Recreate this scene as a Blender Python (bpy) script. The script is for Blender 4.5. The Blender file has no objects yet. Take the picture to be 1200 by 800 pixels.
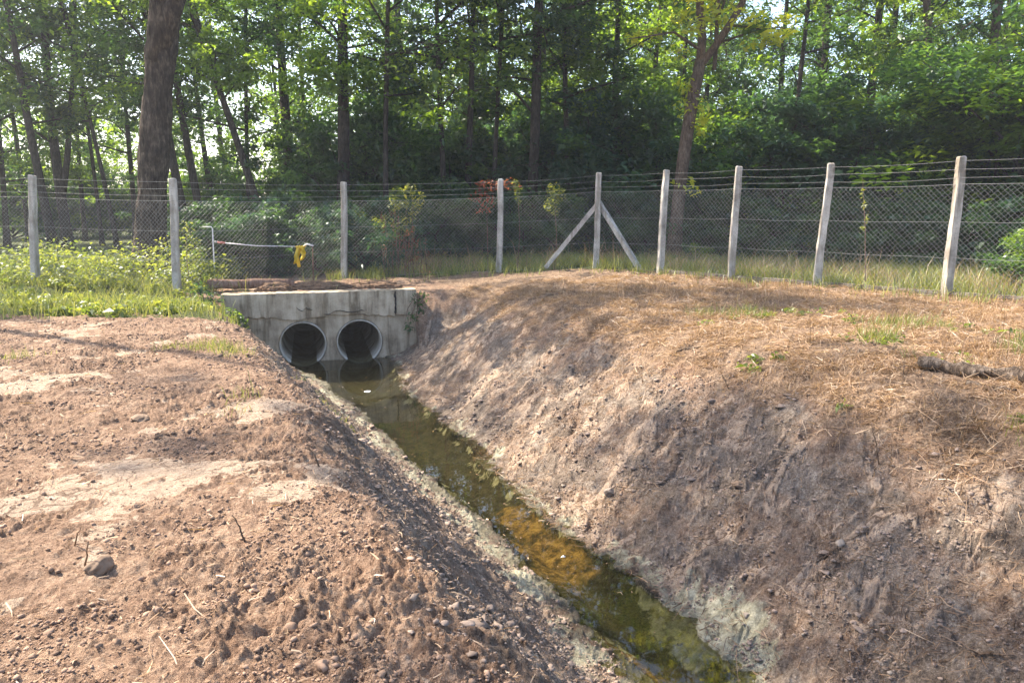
import bpy, math, random
import numpy as np
from mathutils import Vector, Matrix, Euler

SEED = 11
random.seed(SEED)
RNG = np.random.default_rng(SEED)
sc = bpy.context.scene
COL = sc.collection
PI = math.pi

# ------------------------------------------------------------------ camera
PITCH = math.radians(10.15)
CAMZ = 1.5
FPX = 866.0
cp, sp = math.cos(PITCH), math.sin(PITCH)


def at(px, py, z):
    """ground point at height z seen at photo pixel (px,py) of 1200x800"""
    kx, ky = (px - 600) / FPX, (400 - py) / FPX
    d = (z - CAMZ) / (-sp + ky * cp)
    return np.array([kx * d, d * (cp + ky * sp), z])


def atd(px, py, d):
    """point at depth d along the camera axis"""
    kx, ky = (px - 600) / FPX, (400 - py) / FPX
    return np.array([kx * d, d * (cp + ky * sp), CAMZ + d * (-sp + ky * cp)])


# ------------------------------------------------------------------ noise
def _hash(ix, iy, seed):
    h = (ix * 374761393 + iy * 668265263 + seed * 1442695041) & 0xFFFFFFFF
    h = ((h ^ (h >> 13)) * 1274126177) & 0xFFFFFFFF
    return h ^ (h >> 16)


def perlin(x, y, seed=0):
    x = np.asarray(x, float); y = np.asarray(y, float)
    xi = np.floor(x).astype(np.int64); yi = np.floor(y).astype(np.int64)
    xf = x - xi; yf = y - yi
    u = xf * xf * xf * (xf * (xf * 6 - 15) + 10)
    v = yf * yf * yf * (yf * (yf * 6 - 15) + 10)

    def g(ix, iy, dx, dy):
        a = _hash(ix, iy, seed) * (2 * PI / 4294967296.0)
        return np.cos(a) * dx + np.sin(a) * dy
    n00 = g(xi, yi, xf, yf); n10 = g(xi + 1, yi, xf - 1, yf)
    n01 = g(xi, yi + 1, xf, yf - 1); n11 = g(xi + 1, yi + 1, xf - 1, yf - 1)
    return 1.5 * ((n00 * (1 - u) + n10 * u) * (1 - v) + (n01 * (1 - u) + n11 * u) * v)


def fbm(x, y, oct=4, seed=0, gain=.5):
    t = 0; a = 1; s = 0
    for i in range(oct):
        t = t + a * perlin(x * 2 ** i, y * 2 ** i, seed + i * 17); s += a; a *= gain
    return t / s


def ss(a, b, x):
    t = np.clip((np.asarray(x, float) - a) / (b - a), 0, 1)
    return t * t * (3 - 2 * t)


# ------------------------------------------------------------------ layout data
ZW = -1.71                                    # water level
DV = np.array([-.41, .912]); DV /= np.linalg.norm(DV)     # ditch direction (away from the camera)
NV = np.array([DV[1], -DV[0]])                # to the right of the ditch
Ledge = [(322, 420), (372, 447), (425, 490), (480, 546), (545, 602), (595, 650), (645, 705), (700, 765), (738, 800)]
Redge = [(470, 426), (480, 458), (512, 482), (560, 521), (602, 566), (645, 603), (705, 643), (765, 683), (814, 717), (850, 760), (890, 800)]


def uv_of(pts):
    P = np.array([at(a, b, ZW)[:2] for a, b in pts])
    u = P @ DV; v = P @ NV
    o = np.argsort(u)
    return u[o], v[o]


LU, LV = uv_of(Ledge)
RU, RV = uv_of(Redge)
ZT = -.25
WL = at(258, 346.5, ZT)[:2]; WR = at(488, 340, ZT)[:2]
WT = (WR - WL); WLEN = float(np.linalg.norm(WT)); WT = WT / WLEN
WN = np.array([-WT[1], WT[0]])                # wall normal pointing back
POSTS = [  # top px, base px, depth
    (-168, 200, -152, 338, 16.8), (37, 206, 42, 333, 16.5), (202, 210, 208, 341, 15.7), (403, 214, 403.5, 326, 18.6),
    (587, 210.5, 585, 319, 19.4), (702, 203, 698, 314, 18.9), (781, 200, 773, 319, 17.6), (866, 196, 856, 326, 16.1),
    (974, 192.5, 957, 334, 14.8), (1127, 184.5, 1109, 346, 13.0), (1352, 172, 1325, 361, 11.1)]
PB = [atd(p[2], p[3], p[4]) for p in POSTS]
PT = [atd(p[0], p[1], p[4] - .42) for p in POSTS]

CTRL = [tuple(p) for p in PB] + [
    (WL[0] - .3, WL[1] + .3, -.36), (WR[0] + .2, WR[1] + .3, -.34), ((WL[0] + WR[0]) / 2 + WN[0], (WL[1] + WR[1]) / 2 + WN[1], -.3),
    (-6, 10, -.1), (-3, 6, 0), (-1, 2, 0), (-6, 3, 0), (3.5, 6, -.02), (6, 8, .05), (2, 13, -.05), (5, 3, 0), (-12, 12, -.1),
    (0, 25, 0), (-10, 25, -.1), (12, 25, .1), (0, 50, .1), (-30, 50, 0), (40, 50, .2), (-40, 5, 0), (40, 5, 0), (0, -20, 0)]
CTRL = np.array(CTRL)


def z_up(x, y):
    num = 0; den = 0
    for cx, cy, cz in CTRL:
        w = 1.0 / (((x - cx) ** 2 + (y - cy) ** 2) + .5) ** 1.5
        num = num + w * cz; den = den + w
    return num / den


def spot_(u, v, px, py, ru, rv):
    nb = fbm(u * 2.2 + 1.3, v * 2.6, 4, 61, .65)
    c = at(px, py, ZW)[:2]
    return ss(1.25, .45, np.hypot((u - c @ DV) / ru, (v - c @ NV) / rv) - .9 * nb)


def ochre_m(u, v):
    return np.maximum.reduce([spot_(u, v, 640, 640, .75, .36), spot_(u, v, 608, 606, .55, .25), spot_(u, v, 735, 790, .5, .4), spot_(u, v, 690, 760, .4, .3) * .6])


def terrain(X, Y, detail=True):
    """height and ground-kind masks of the land"""
    X = np.asarray(X, float); Y = np.asarray(Y, float)
    u = X * DV[0] + Y * DV[1]; v = X * NV[0] + Y * NV[1]
    wob = .10 * fbm(u * .9, v * .9, 3, 5) + .035 * perlin(u * 5, v * 5, 9)
    wob = wob + .05 * perlin(u * 2.3, v * 2.3, 8)
    vl = np.interp(u, LU, LV) + wob + .13; vr = np.interp(u, RU, RV) + wob * .8 - .13
    top = z_up(X, Y)
    sl = vl - v; sr = v - vr
    wl = 2.0 + .25 * perlin(u * .35, v * 0, 31)
    wr = 2.65 + .22 * perlin(u * .4, v * 0 + 3, 33)
    tl = np.clip(sl / wl, 0, 1.6); tr = np.clip(sr / wr, 0, 1.3)
    fl = np.interp(tl, [0, .06, .17, .30, .50, .84, .93, 1.0, 1.15], [0, .02, .05, .16, .42, .86, .945, .98, 1.0])
    fr = np.interp(tr, [0, .06, .14, .75, .87, .98, 1.12, 1.3], [0, .03, .10, .81, .915, .97, .992, 1.0])
    fr = fr * (1 - .3 * ss(.16, .0, tr) * ss(-.2, .4, perlin(u * 1.1, v * 0 + 9, 35)))
    mid = np.minimum(-sl, -sr)                 # >0 in the channel
    f = np.where(v < (vl + vr) / 2, fl, fr)
    ditch = np.where(mid > 0, ZW - .015 - .05 * ss(0, .06, mid) - .16 * ss(0, .4, mid), ZW - .015 + (top - ZW) * f)
    # culvert headwall closes the ditch
    a = (X - WL[0]) * WT[0] + (Y - WL[1]) * WT[1]
    q = (X - WL[0]) * WN[0] + (Y - WL[1]) * WN[1]
    inw = (a > .03) & (a < WLEN - .03)
    edge = np.where(a < 0, -a, a - WLEN)
    soft = ss(-.75, .30, q + .25 * perlin(X * 2, Y * 2, 77))
    fade = np.where(inw, (q > .16) * 1.0, soft)
    far = ss(40, 60, np.abs(u - 5) + 0 * u)
    fade = np.maximum(fade, 0)
    z = ditch * (1 - fade) + top * fade
    z = z + .05 * ochre_m(u, v) * (1 - fade) * (mid > 0) * ss(0, .25, mid)
    low = (1 - fade) * (1 - np.clip(f, 0, 1))
    low = np.where((mid > 0), 1 - fade, low)
    left = v < (vl + vr) / 2
    # ---- masks
    slope = (1 - fade) * np.where(left, ss(1.05, .8, tl), ss(.95, .55, tr + .15 * fbm(u * 1.5, v * 1.5, 3, 37))) * (mid < 0)
    inch = (mid > 0) * (1 - fade)
    big = fbm(X * .55, Y * .75, 3, 41)
    med = fbm(X * 1.7, Y * 2.3, 3, 43)
    grassL = ss(-.35, .55, (Y - 11.2 + .16 * (X + 6)) + 1.0 * med) * (X < -3.9) * ss(1.5, 2.3, sl)
    nearf = np.zeros_like(X)
    for i in range(len(PB) - 1):               # distance to the fence line
        A, B = PB[i][:2], PB[i + 1][:2]
        L = B - A; t = np.clip(((X - A[0]) * L[0] + (Y - A[1]) * L[1]) / (L @ L), 0, 1)
        dd = np.hypot(X - A[0] - t * L[0], Y - A[1] - t * L[1])
        nearf = np.maximum(nearf, np.exp(-(dd / .8) ** 2))
    behind = behind_fence(X, Y)
    green = np.clip(np.maximum(np.maximum(grassL, ss(-.1, .5, behind)), nearf * .7 * ss(-.3, .3, med) * (1 - inw * (q < .6))), 0, 1)
    straw = (~left) * (1 - slope) * ss(.52, .74, tr + .30 * med + .26 * ss(6, 3.5, u)) * (1 - green)
    straw = np.where(left & (fade > .5), ss(.1, .6, med) * .5, straw)
    big = fbm(X * .8 + .5 * med, Y * .8 + .5 * med + .3, 6, 41, .68)
    clay = ss(.15, .24, big + .25 * med) * (1 - green)
    flk = fbm(u * 2.4 + .7 * perlin(u * 2.2, v * 2.2, 156), v * 1.25 + .5 * perlin(u * 3, v * 3, 158), 6, 157, .68)
    flake = ss(.09, .16, flk)
    clay = np.where(left, clay * (1 - .7 * slope), flake * slope)
    grey = slope * np.where(left, .6, .55 + .6 * ss(-.1, .3, fbm(u * .9 + 4, v * 2.2, 3, 47)))  # greyer slope earth, with the banks' shade partly put into the colour
    grey = grey * np.where(left, 1, 1 - .75 * flake)
    algae = inch * 0
    shore = np.where(left, ss(.62, .25, sl + .35 * med), ss(.42, .0, sr + .25 * med)) * (mid < 0) * (1 - fade) * (np.where(left, .4, .15) + .85 * ss(-.12, .22, fbm(u * 1.6, v * 2, 4, 173, .65)))
    spot = lambda *a: spot_(u, v, *a)
    ochre = inch * ochre_m(u, v) * .66
    scum = (1 - fade) * spot(842, 742, .62, .34)
    shore = np.maximum(shore, scum)
    shore = np.maximum(shore, inch * ss(.20, .02, mid) * ss(.0, .28, fbm(u * 2.2 + 5, v * 3, 5, 175, .68)) * .9)
    moss = inch * np.maximum.reduce([spot(430, 452, 1.0, .6) * .5, spot(775, 705, .7, .34), spot(500, 505, .8, .2) * .3, spot(700, 690, .7, .3) * .45])
    shorey = (1 - fade) * spot(835, 735, .45, .25)
    wet = (mid < 0) * (1 - fade) * ss(.22, .05, np.where(left, sl * .7, sr) + .12 * fbm(u * 3, v * 3, 4, 171, .65)) * (1 - .85 * scum)
    trench = np.exp(-((behind + 1.15) / .42) ** 4) * ss(-6.6, -7.4, X) * (X > -25)
    z = z - .20 * trench
    bare = np.maximum(trench, ss(-7.0, -6.4, X) * ss(-3.6, -4.3, X) * ss(-.2, .2, behind) * ss(4.5, 3.0, behind))
    green = green * (1 - bare)
    if detail:
        near = 1 - ss(30, 45, np.hypot(X, Y))
        rough = 1.15 * (1 - .80 * clay) * np.where(left, 1, .75) * (1 - .85 * inch) * (1 - .45 * slope)
        wx = X + .05 * perlin(X * 6, Y * 6, 101); wy = Y + .05 * perlin(X * 6 + 9, Y * 6, 103)
        b1 = np.abs(perlin(wx * 3.1, wy * 3.1, 111)); b2 = fbm(wx * 7, wy * 7, 3, 113, .7); b3 = fbm(wx * 24, wy * 24, 3, 117, .75); b4 = np.abs(perlin(wx * 15, wy * 15, 119))
        b5 = fbm(wx * 11, wy * 11, 3, 161, .8); b6 = fbm(wx * 31 + 3, wy * 31, 2, 163, .8)
        pat = .45 + .75 * ss(-.3, .35, fbm(X * .8 + 3, Y * .8, 3, 109))
        z = z + near * rough * pat * (.028 * (b1 - .3) + .040 * b2 + .012 * b3 + .050 * np.clip(b5 - .04, 0, None) + .026 * np.clip(b6 - .06, 0, None))
        z = z + near * .05 * fbm(X * .9, Y * .9, 2, 121) * (1 - inch)
        # scrape marks of the digger: down the right bank, along the left one
        scr = fbm(u * 6.5 + 1.6 * perlin(u * .8, v * .8, 131), v * 1.5 + .8 * perlin(u * 1.3, v * 1.3, 132), 4, 133, .6)
        stri = perlin(u * 13 + 1.5 * perlin(u * .7, v * .7, 151), v * .6, 153) * ss(-.2, .3, perlin(u * .8, v * .8, 155))
        scl = fbm(u * 1.3 + perlin(u, v, 134), v * 6.5, 4, 137, .6)
        z = z + near * slope * np.where(left, .030 * scl + .05 * np.clip(b5, 0, None), .045 * scr + .022 * stri + .022 * flake + .03 * np.clip(b5, 0, None))
        pit = fbm(u * 3.2 + .8 * perlin(v * 2, u * 2, 141), v * 2.4, 3, 143)
        z = z - near * slope * (~left) * .055 * ss(.15, .5, pit)
    return z, dict(clay=clay, straw=straw, grey=grey, green=green, shore=shore, ochre=ochre, moss=moss, wet=wet, slope=slope, left=left, tl=tl, tr=tr, mid=mid, inw=inw, q=q, a=a, fade=fade, behind=behind)


def behind_fence(X, Y):
    """metres behind the fence line (negative in front)"""
    xs = np.array([p[0] for p in PB]); ys = np.array([p[1] for p in PB])
    return Y - np.interp(X, xs, ys)


def gz(x, y):
    return float(terrain(np.array([x]), np.array([y]))[0][0])


# ------------------------------------------------------------------ mesh helpers
class MB:
    def __init__(s):
        s.v = []; s.f = []; s.m = []

    def add(s, vs, fs, mi=0):
        o = len(s.v)
        s.v += [tuple(map(float, p)) for p in vs]
        s.f += [tuple(i + o for i in f) for f in fs]
        s.m += [mi] * len(fs)
        return s

    def box(s, c, d, R=None, mi=0, jit=0):
        x, y, z = [k / 2 for k in d]
        P = [(-x, -y, -z), (x, -y, -z), (x, y, -z), (-x, y, -z), (-x, -y, z), (x, -y, z), (x, y, z), (-x, y, z)]
        P = [Vector(p) for p in P]
        if jit: P = [p + Vector([random.uniform(-jit, jit) for _ in range(3)]) for p in P]
        if R is not None: P = [R @ p for p in P]
        return s.add([p + Vector(c) for p in P], [(0, 3, 2, 1), (4, 5, 6, 7), (0, 1, 5, 4), (1, 2, 6, 5), (2, 3, 7, 6), (3, 0, 4, 7)], mi)

    def tube(s, pts, rad, n=8, cap=True, mi=0, rough=0, seed=0):
        pts = [Vector(p) for p in pts]
        if not hasattr(rad, '__len__'): rad = [rad] * len(pts)
        rr = random.Random(seed)
        vs = []; fs = []
        prev = None
        for i, p in enumerate(pts):
            t = (pts[min(i + 1, len(pts) - 1)] - pts[max(i - 1, 0)]).normalized()
            if prev is None:
                a = Vector((1, 0, 0)) if abs(t.x) < .8 else Vector((0, 1, 0))
                a = (a - t * a.dot(t)).normalized()
            else:
                a = (prev - t * prev.dot(t))
                a = a.normalized() if a.length > 1e-6 else prev
            prev = a
            b = t.cross(a)
            for k in range(n):
                th = 2 * PI * k / n
                r = rad[i] * (1 + rough * rr.uniform(-1, 1))
                vs.append(p + a * (math.cos(th) * r) + b * (math.sin(th) * r))
        for i in range(len(pts) - 1):
            for k in range(n):
                fs.append((i * n + k, i * n + (k + 1) % n, (i + 1) * n + (k + 1) % n, (i + 1) * n + k))
        if cap:
            fs.append(tuple(range(n))[::-1]); fs.append(tuple((len(pts) - 1) * n + k for k in range(n)))
        return s.add(vs, fs, mi)

    def mesh(s, name, mats, smooth=False):
        me = bpy.data.meshes.new(name)
        me.from_pydata(s.v, [], s.f)
        for m in (mats if isinstance(mats, (list, tuple)) else [mats]): me.materials.append(m)
        if any(s.m): me.polygons.foreach_set('material_index', s.m)
        if smooth: me.polygons.foreach_set('use_smooth', [True] * len(me.polygons))
        me.update()
        return me


def link(name, data, parent=None, loc=None, rot=None, scale=None):
    o = bpy.data.objects.new(name, data)
    COL.objects.link(o)
    if parent is not None: o.parent = parent
    if loc is not None: o.location = loc
    if rot is not None: o.rotation_euler = rot
    if scale is not None: o.scale = scale
    return o


def tag(o, label=None, cat=None, group=None, kind=None):
    if label: o['label'] = label
    if cat: o['category'] = cat
    if group: o['group'] = group
    if kind: o['kind'] = kind
    return o


def thing(name, label, cat, loc=(0, 0, 0), rot=(0, 0, 0), group=None):
    o = bpy.data.objects.new(name, None); COL.objects.link(o)
    o.empty_display_size = .2
    o.location = loc; o.rotation_euler = rot
    return tag(o, label, cat, group)


def np_mesh(name, V, F, mats, attrs=None, smooth=False, mi=None):
    """fast mesh from arrays; F is (n,k)"""
    V = np.ascontiguousarray(V, np.float32); F = np.ascontiguousarray(F, np.int32)
    me = bpy.data.meshes.new(name)
    me.vertices.add(len(V)); me.vertices.foreach_set('co', V.ravel())
    k = F.shape[1]
    me.loops.add(F.size); me.loops.foreach_set('vertex_index', F.ravel())
    me.polygons.add(len(F))
    me.polygons.foreach_set('loop_start', np.arange(0, F.size, k, dtype=np.int32))
    if smooth: me.polygons.foreach_set('use_smooth', np.ones(len(F), bool))
    for m in (mats if isinstance(mats, (list, tuple)) else [mats]): me.materials.append(m)
    if mi is not None: me.polygons.foreach_set('material_index', np.asarray(mi, np.int32))
    me.update(calc_edges=True)
    for n, a in (attrs or {}).items():
        a = np.asarray(a, np.float32)
        if a.ndim == 1:
            at_ = me.attributes.new(n, 'FLOAT', 'POINT'); at_.data.foreach_set('value', a)
        else:
            at_ = me.attributes.new(n, 'FLOAT_COLOR', 'POINT')
            at_.data.foreach_set('color', np.c_[a, np.ones(len(a))].astype(np.float32).ravel())
    return me


# ------------------------------------------------------------------ materials
class NT:
    def __init__(s, name):
        s.mat = bpy.data.materials.new(name); s.mat.use_nodes = True
        s.t = s.mat.node_tree; s.t.nodes.clear()
        s.out = s.t.nodes.new('ShaderNodeOutputMaterial')

    def n(s, typ, **kw):
        nd = s.t.nodes.new(typ)
        for k, v in kw.items():
            if k.startswith('i_'):
                key = k[2:].replace('_', ' ')
                nd.inputs[int(key) if key.isdigit() else key].default_value = v
            else: setattr(nd, k, v)
        return nd

    def l(s, a, b): s.t.links.new(a, b)

    def noise(s, vec, scale, detail=4, rough=.6, dist=0):
        nd = s.n('ShaderNodeTexNoise', i_Scale=scale, i_Detail=detail, i_Roughness=rough, i_Distortion=dist)
        if vec is not None: s.l(vec, nd.inputs['Vector'])
        return nd.outputs['Fac']

    def ramp(s, fac, stops):
        nd = s.n('ShaderNodeValToRGB')
        e = nd.color_ramp.elements
        e[0].position, e[0].color = stops[0][0], (*stops[0][1], 1)
        e[1].position, e[1].color = stops[-1][0], (*stops[-1][1], 1)
        for p, c in stops[1:-1]:
            x = e.new(p); x.color = (*c, 1)
        s.l(fac, nd.inputs[0])
        return nd.outputs[0]

    def mix(s, fac, a, b, mode='MIX'):
        nd = s.n('ShaderNodeMix', data_type='RGBA', blend_type=mode)
        for val, i in ((fac, 0), (a, 6), (b, 7)):
            if hasattr(val, 'links'): s.l(val, nd.inputs[i])
            elif i == 0: nd.inputs[0].default_value = val
            else: nd.inputs[i].default_value = (*val, 1)
        return nd.outputs[2]

    def math(s, op, a, b=None, clamp=False):
        nd = s.n('ShaderNodeMath', operation=op, use_clamp=clamp)
        for i, val in enumerate((a, b)):
            if val is None: continue
            if hasattr(val, 'links'): s.l(val, nd.inputs[i])
            else: nd.inputs[i].default_value = val
        return nd.outputs[0]

    def attr(s, name, typ='GEOMETRY'):
        return s.n('ShaderNodeAttribute', attribute_name=name, attribute_type=typ)

    def bump(s, h, dist, strength=1.0, normal=None):
        nd = s.n('ShaderNodeBump', i_Strength=strength, i_Distance=dist)
        s.l(h, nd.inputs['Height'])
        if normal is not None: s.l(normal, nd.inputs['Normal'])
        return nd.outputs[0]

    def bsdf(s, color, rough=.8, normal=None, spec=.3, metallic=0):
        b = s.n('ShaderNodeBsdfPrincipled')
        if hasattr(color, 'links'): s.l(color, b.inputs['Base Color'])
        else: b.inputs['Base Color'].default_value = (*color, 1)
        if hasattr(rough, 'links'): s.l(rough, b.inputs['Roughness'])
        else: b.inputs['Roughness'].default_value = rough
        b.inputs['Specular IOR Level'].default_value = spec
        b.inputs['Metallic'].default_value = metallic
        if normal is not None: s.l(normal, b.inputs['Normal'])
        return b.outputs[0]

    def done(s, sh):
        s.l(sh, s.out.inputs['Surface'])
        return s.mat


def mat_ground():
    m = NT('ground_soil')
    P = m.n('ShaderNodeTexCoord').outputs['Object']
    A = m.n('ShaderNodeSeparateColor'); m.l(m.attr('maska').outputs['Color'], A.inputs[0])
    B = m.n('ShaderNodeSeparateColor'); m.l(m.attr('maskb').outputs['Color'], B.inputs[0])
    n1 = m.noise(P, 2.2, 5, .65); n2 = m.noise(P, 11, 6, .7); n3 = m.noise(P, 48, 4, .7); n4 = m.noise(P, 130, 3, .7)
    f = m.math('ADD', m.math('MULTIPLY', n1, .25), m.math('ADD', m.math('MULTIPLY', n2, .4), m.math('ADD', m.math('MULTIPLY', n3, .35), m.math('MULTIPLY', m.math('SUBTRACT', n4, .5), .25))))
    soil = m.ramp(f, [(.36, (.080, .046, .031)), (.46, (.225, .138, .090)), (.55, (.36, .240, .162)), (.65, (.49, .355, .255))])
    clay = m.ramp(n2, [(.3, (.33, .235, .165)), (.55, (.48, .36, .265)), (.75, (.57, .45, .345))])
    crack = m.ramp(m.noise(P, 26, 3, .8, 1.5), [(.36, (.45, .42, .40)), (.44, (1, 1, 1))])
    clay = m.mix(1.0, clay, crack, 'MULTIPLY')
    wp = m.n('ShaderNodeVectorMath', operation='ADD'); m.l(P, wp.inputs[0])
    wn = m.n('ShaderNodeTexNoise', i_Scale=5.0, i_Detail=4.0); m.l(P, wn.inputs['Vector'])
    ws = m.n('ShaderNodeVectorMath', operation='SCALE'); ws.inputs['Scale'].default_value = .35; m.l(wn.outputs['Color'], ws.inputs[0]); m.l(ws.outputs[0], wp.inputs[1])
    vo = m.n('ShaderNodeTexVoronoi', feature='DISTANCE_TO_EDGE', i_Scale=4.2); m.l(wp.outputs[0], vo.inputs['Vector'])
    ck = m.ramp(m.math('ADD', vo.outputs['Distance'], m.math('MULTIPLY', m.math('SUBTRACT', n1, .5), .25)), [(.010, (.28, .23, .20)), (.030, (1, 1, 1))])
    clay = m.mix(.65, clay, ck, 'MULTIPLY')
    straw = m.ramp(m.math('ADD', m.math('MULTIPLY', n2, .5), m.math('MULTIPLY', n3, .5)), [(.36, (.075, .046, .030)), (.48, (.21, .138, .090)), (.60, (.41, .295, .20))])
    grey = m.ramp(f, [(.36, (.060, .044, .034)), (.46, (.155, .118, .090)), (.55, (.275, .220, .175)), (.65, (.47, .41, .34))])  # slope soil, greyed partly to carry the shade on the banks
    green = m.ramp(f, [(.4, (.045, .06, .018)), (.56, (.10, .115, .038)), (.72, (.21, .18, .09))])
    shore = m.ramp(n2, [(.32, (.20, .18, .12)), (.5, (.40, .375, .27)), (.7, (.60, .57, .44))])

    nf = m.noise(P, 7, 9, .78)

    def sharp(x, lo=.30, hi=.62, k=.5):
        lo, hi = lo + .08, hi - .08
        r = m.math('ADD', x, m.math('MULTIPLY', m.math('SUBTRACT', nf, .5), k * 3.0))
        mr = m.n('ShaderNodeMapRange', i_1=lo, i_2=hi); m.l(r, mr.inputs[0])
        return mr.outputs[0]
    c = m.mix(sharp(A.outputs[0]), soil, clay)
    c = m.mix(sharp(A.outputs[2], .15, .8), c, grey)
    c = m.mix(sharp(A.outputs[1], .2, .7), c, straw)
    c = m.mix(sharp(B.outputs[0], .25, .65), c, green)
    c = m.mix(sharp(B.outputs[1], .3, .75), c, shore)
    # bed of the stream
    C = m.n('ShaderNodeSeparateColor'); m.l(m.attr('maskc').outputs['Color'], C.inputs[0])
    bed = m.mix(sharp(C.outputs[1], .1, .9, .4), m.ramp(n2, [(.35, (.022, .020, .012)), (.62, (.085, .070, .042))]), m.ramp(n3, [(.35, (.040, .042, .018)), (.6, (.13, .118, .050))]))
    bed = m.mix(sharp(C.outputs[0], .12, 1.0, .45), bed, m.ramp(n2, [(.38, (.08, .05, .018)), (.50, (.32, .18, .05)), (.62, (.58, .36, .12))]))
    c = m.mix(C.outputs[2], c, bed)
    c = m.mix(sharp(B.outputs[1], .3, .75), c, shore)
    c = m.mix(B.outputs[2], c, m.mix(1.0, c, (.40, .38, .36), 'MULTIPLY'))
    rgh = m.math('SUBTRACT', .93, m.math('MULTIPLY', B.outputs[2], .5))
    h = m.math('ADD', m.math('MULTIPLY', n3, .7), m.math('MULTIPLY', n4, .35))
    nb = m.bump(h, .03, 1.0)
    nb2 = m.bump(m.noise(P, 20, 6, .75), .06, .9, nb)
    return m.done(m.bsdf(c, rgh, nb2, .2))


def mat_water():
    m = NT('stream_water')
    P = m.n('ShaderNodeTexCoord').outputs['Object']
    nb = m.bump(m.noise(P, 3.5, 2, .5), .004, .25)
    fr = m.n('ShaderNodeFresnel', i_IOR=1.33); m.l(nb, fr.inputs['Normal'])
    gl = m.n('ShaderNodeBsdfGlossy', i_Roughness=.015); m.l(nb, gl.inputs['Normal'])
    gl.inputs['Color'].default_value = (1, 1, 1, 1)
    tr = m.n('ShaderNodeBsdfTransparent'); tr.inputs['Color'].default_value = (.70, .69, .54, 1)
    film = m.bsdf(m.ramp(m.noise(P, 6, 4, .6), [(.3, (.05, .06, .02)), (.7, (.16, .15, .06))]), .5)
    mx0 = m.n('ShaderNodeMixShader'); mx0.inputs[0].default_value = .022
    m.l(tr.outputs[0], mx0.inputs[1]); m.l(film, mx0.inputs[2])
    mx = m.n('ShaderNodeMixShader')
    m.l(fr.outputs[0], mx.inputs[0]); m.l(mx0.outputs[0], mx.inputs[1]); m.l(gl.outputs[0], mx.inputs[2])
    return m.done(mx.outputs[0])


def mat_leaf(name, lo, mid, hi, trans, tw=.5, hue=.0):
    """two-sided leaf; tone attribute varies it leaf by leaf"""
    m = NT(name)
    t = m.attr('tone').outputs['Fac']
    oi = m.n('ShaderNodeObjectInfo').outputs['Random']
    f = m.math('ADD', t, m.math('MULTIPLY', m.math('SUBTRACT', oi, .5), .25), True)
    c = m.ramp(f, [(0, lo), (.5, mid), (1, hi)])
    tc = m.mix(1.0, c, trans, 'MULTIPLY')
    d = m.n('ShaderNodeBsdfDiffuse'); m.l(c, d.inputs[0])
    tl = m.n('ShaderNodeBsdfTranslucent'); m.l(tc, tl.inputs[0])
    g = m.n('ShaderNodeBsdfGlossy', i_Roughness=.42); g.inputs[0].default_value = (.8, .85, .9, 1)
    mx = m.n('ShaderNodeMixShader'); mx.inputs[0].default_value = tw
    m.l(d.outputs[0], mx.inputs[1]); m.l(tl.outputs[0], mx.inputs[2])
    mx2 = m.n('ShaderNodeMixShader'); mx2.inputs[0].default_value = .035
    m.l(mx.outputs[0], mx2.inputs[1]); m.l(g.outputs[0], mx2.inputs[2])
    return m.done(mx2.outputs[0])


def mat_blade(name, lo, mid, hi, tw=.35):
    return mat_leaf(name, lo, mid, hi, (1.6, 1.5, .9), tw)


def mat_bark(name, a, b, c, scale=1.0):
    m = NT(name)
    P = m.n('ShaderNodeTexCoord').outputs['Object']
    mp = m.n('ShaderNodeMapping'); mp.inputs['Scale'].default_value = (1, 1, .22); m.l(P, mp.inputs[0])
    n1 = m.noise(mp.outputs[0], 22 * scale, 5, .7, .6); n2 = m.noise(P, 3, 3, .6)
    f = m.math('ADD', m.math('MULTIPLY', n1, .65), m.math('MULTIPLY', n2, .35))
    col = m.ramp(f, [(.36, a), (.5, b), (.66, c)])
    return m.done(m.bsdf(col, .9, m.bump(n1, .09, 1.0), .15))


def mat_concrete(name, lo, mid, hi, streak=.6):
    m = NT(name)
    P = m.n('ShaderNodeTexCoord').outputs['Object']
    mp = m.n('ShaderNodeMapping'); mp.inputs['Scale'].default_value = (1, 1, .15); m.l(P, mp.inputs[0])
    n1 = m.noise(P, 2.6, 5, .65); n2 = m.noise(mp.outputs[0], 7, 4, .65); n3 = m.noise(P, 60, 3, .7)
    f = m.math('ADD', m.math('MULTIPLY', n1, .5), m.math('ADD', m.math('MULTIPLY', n2, .35), m.math('MULTIPLY', n3, .15)))
    c = m.ramp(f, [(.36, lo), (.50, mid), (.64, hi)])
    st = m.ramp(m.noise(mp.outputs[0], 4.5, 4, .6), [(.40, (streak, streak * .93, streak * .82)), (.52, (1, 1, 1))])
    c = m.mix(.8, c, st, 'MULTIPLY')
    pit = m.ramp(m.noise(P, 34, 2, .6), [(.28, (.5, .48, .45)), (.36, (1, 1, 1))])
    c = m.mix(.7, c, pit, 'MULTIPLY')
    h = m.math('ADD', m.math('MULTIPLY', n1, .6), m.math('MULTIPLY', n3, .4))
    return m.done(m.bsdf(c, .88, m.bump(h, .02, .7), .2))


def mat_simple(name, c, rough=.6, metallic=0, var=.25, scale=20, spec=.3):
    m = NT(name)
    P = m.n('ShaderNodeTexCoord').outputs['Object']
    n1 = m.noise(P, scale, 4, .65)
    k = lambda s: tuple(min(1, x * s) for x in c)
    col = m.ramp(n1, [(.3, k(1 - var)), (.5, c), (.7, k(1 + var))])
    return m.done(m.bsdf(col, rough, m.bump(n1, .006, .6), spec, metallic))


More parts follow.
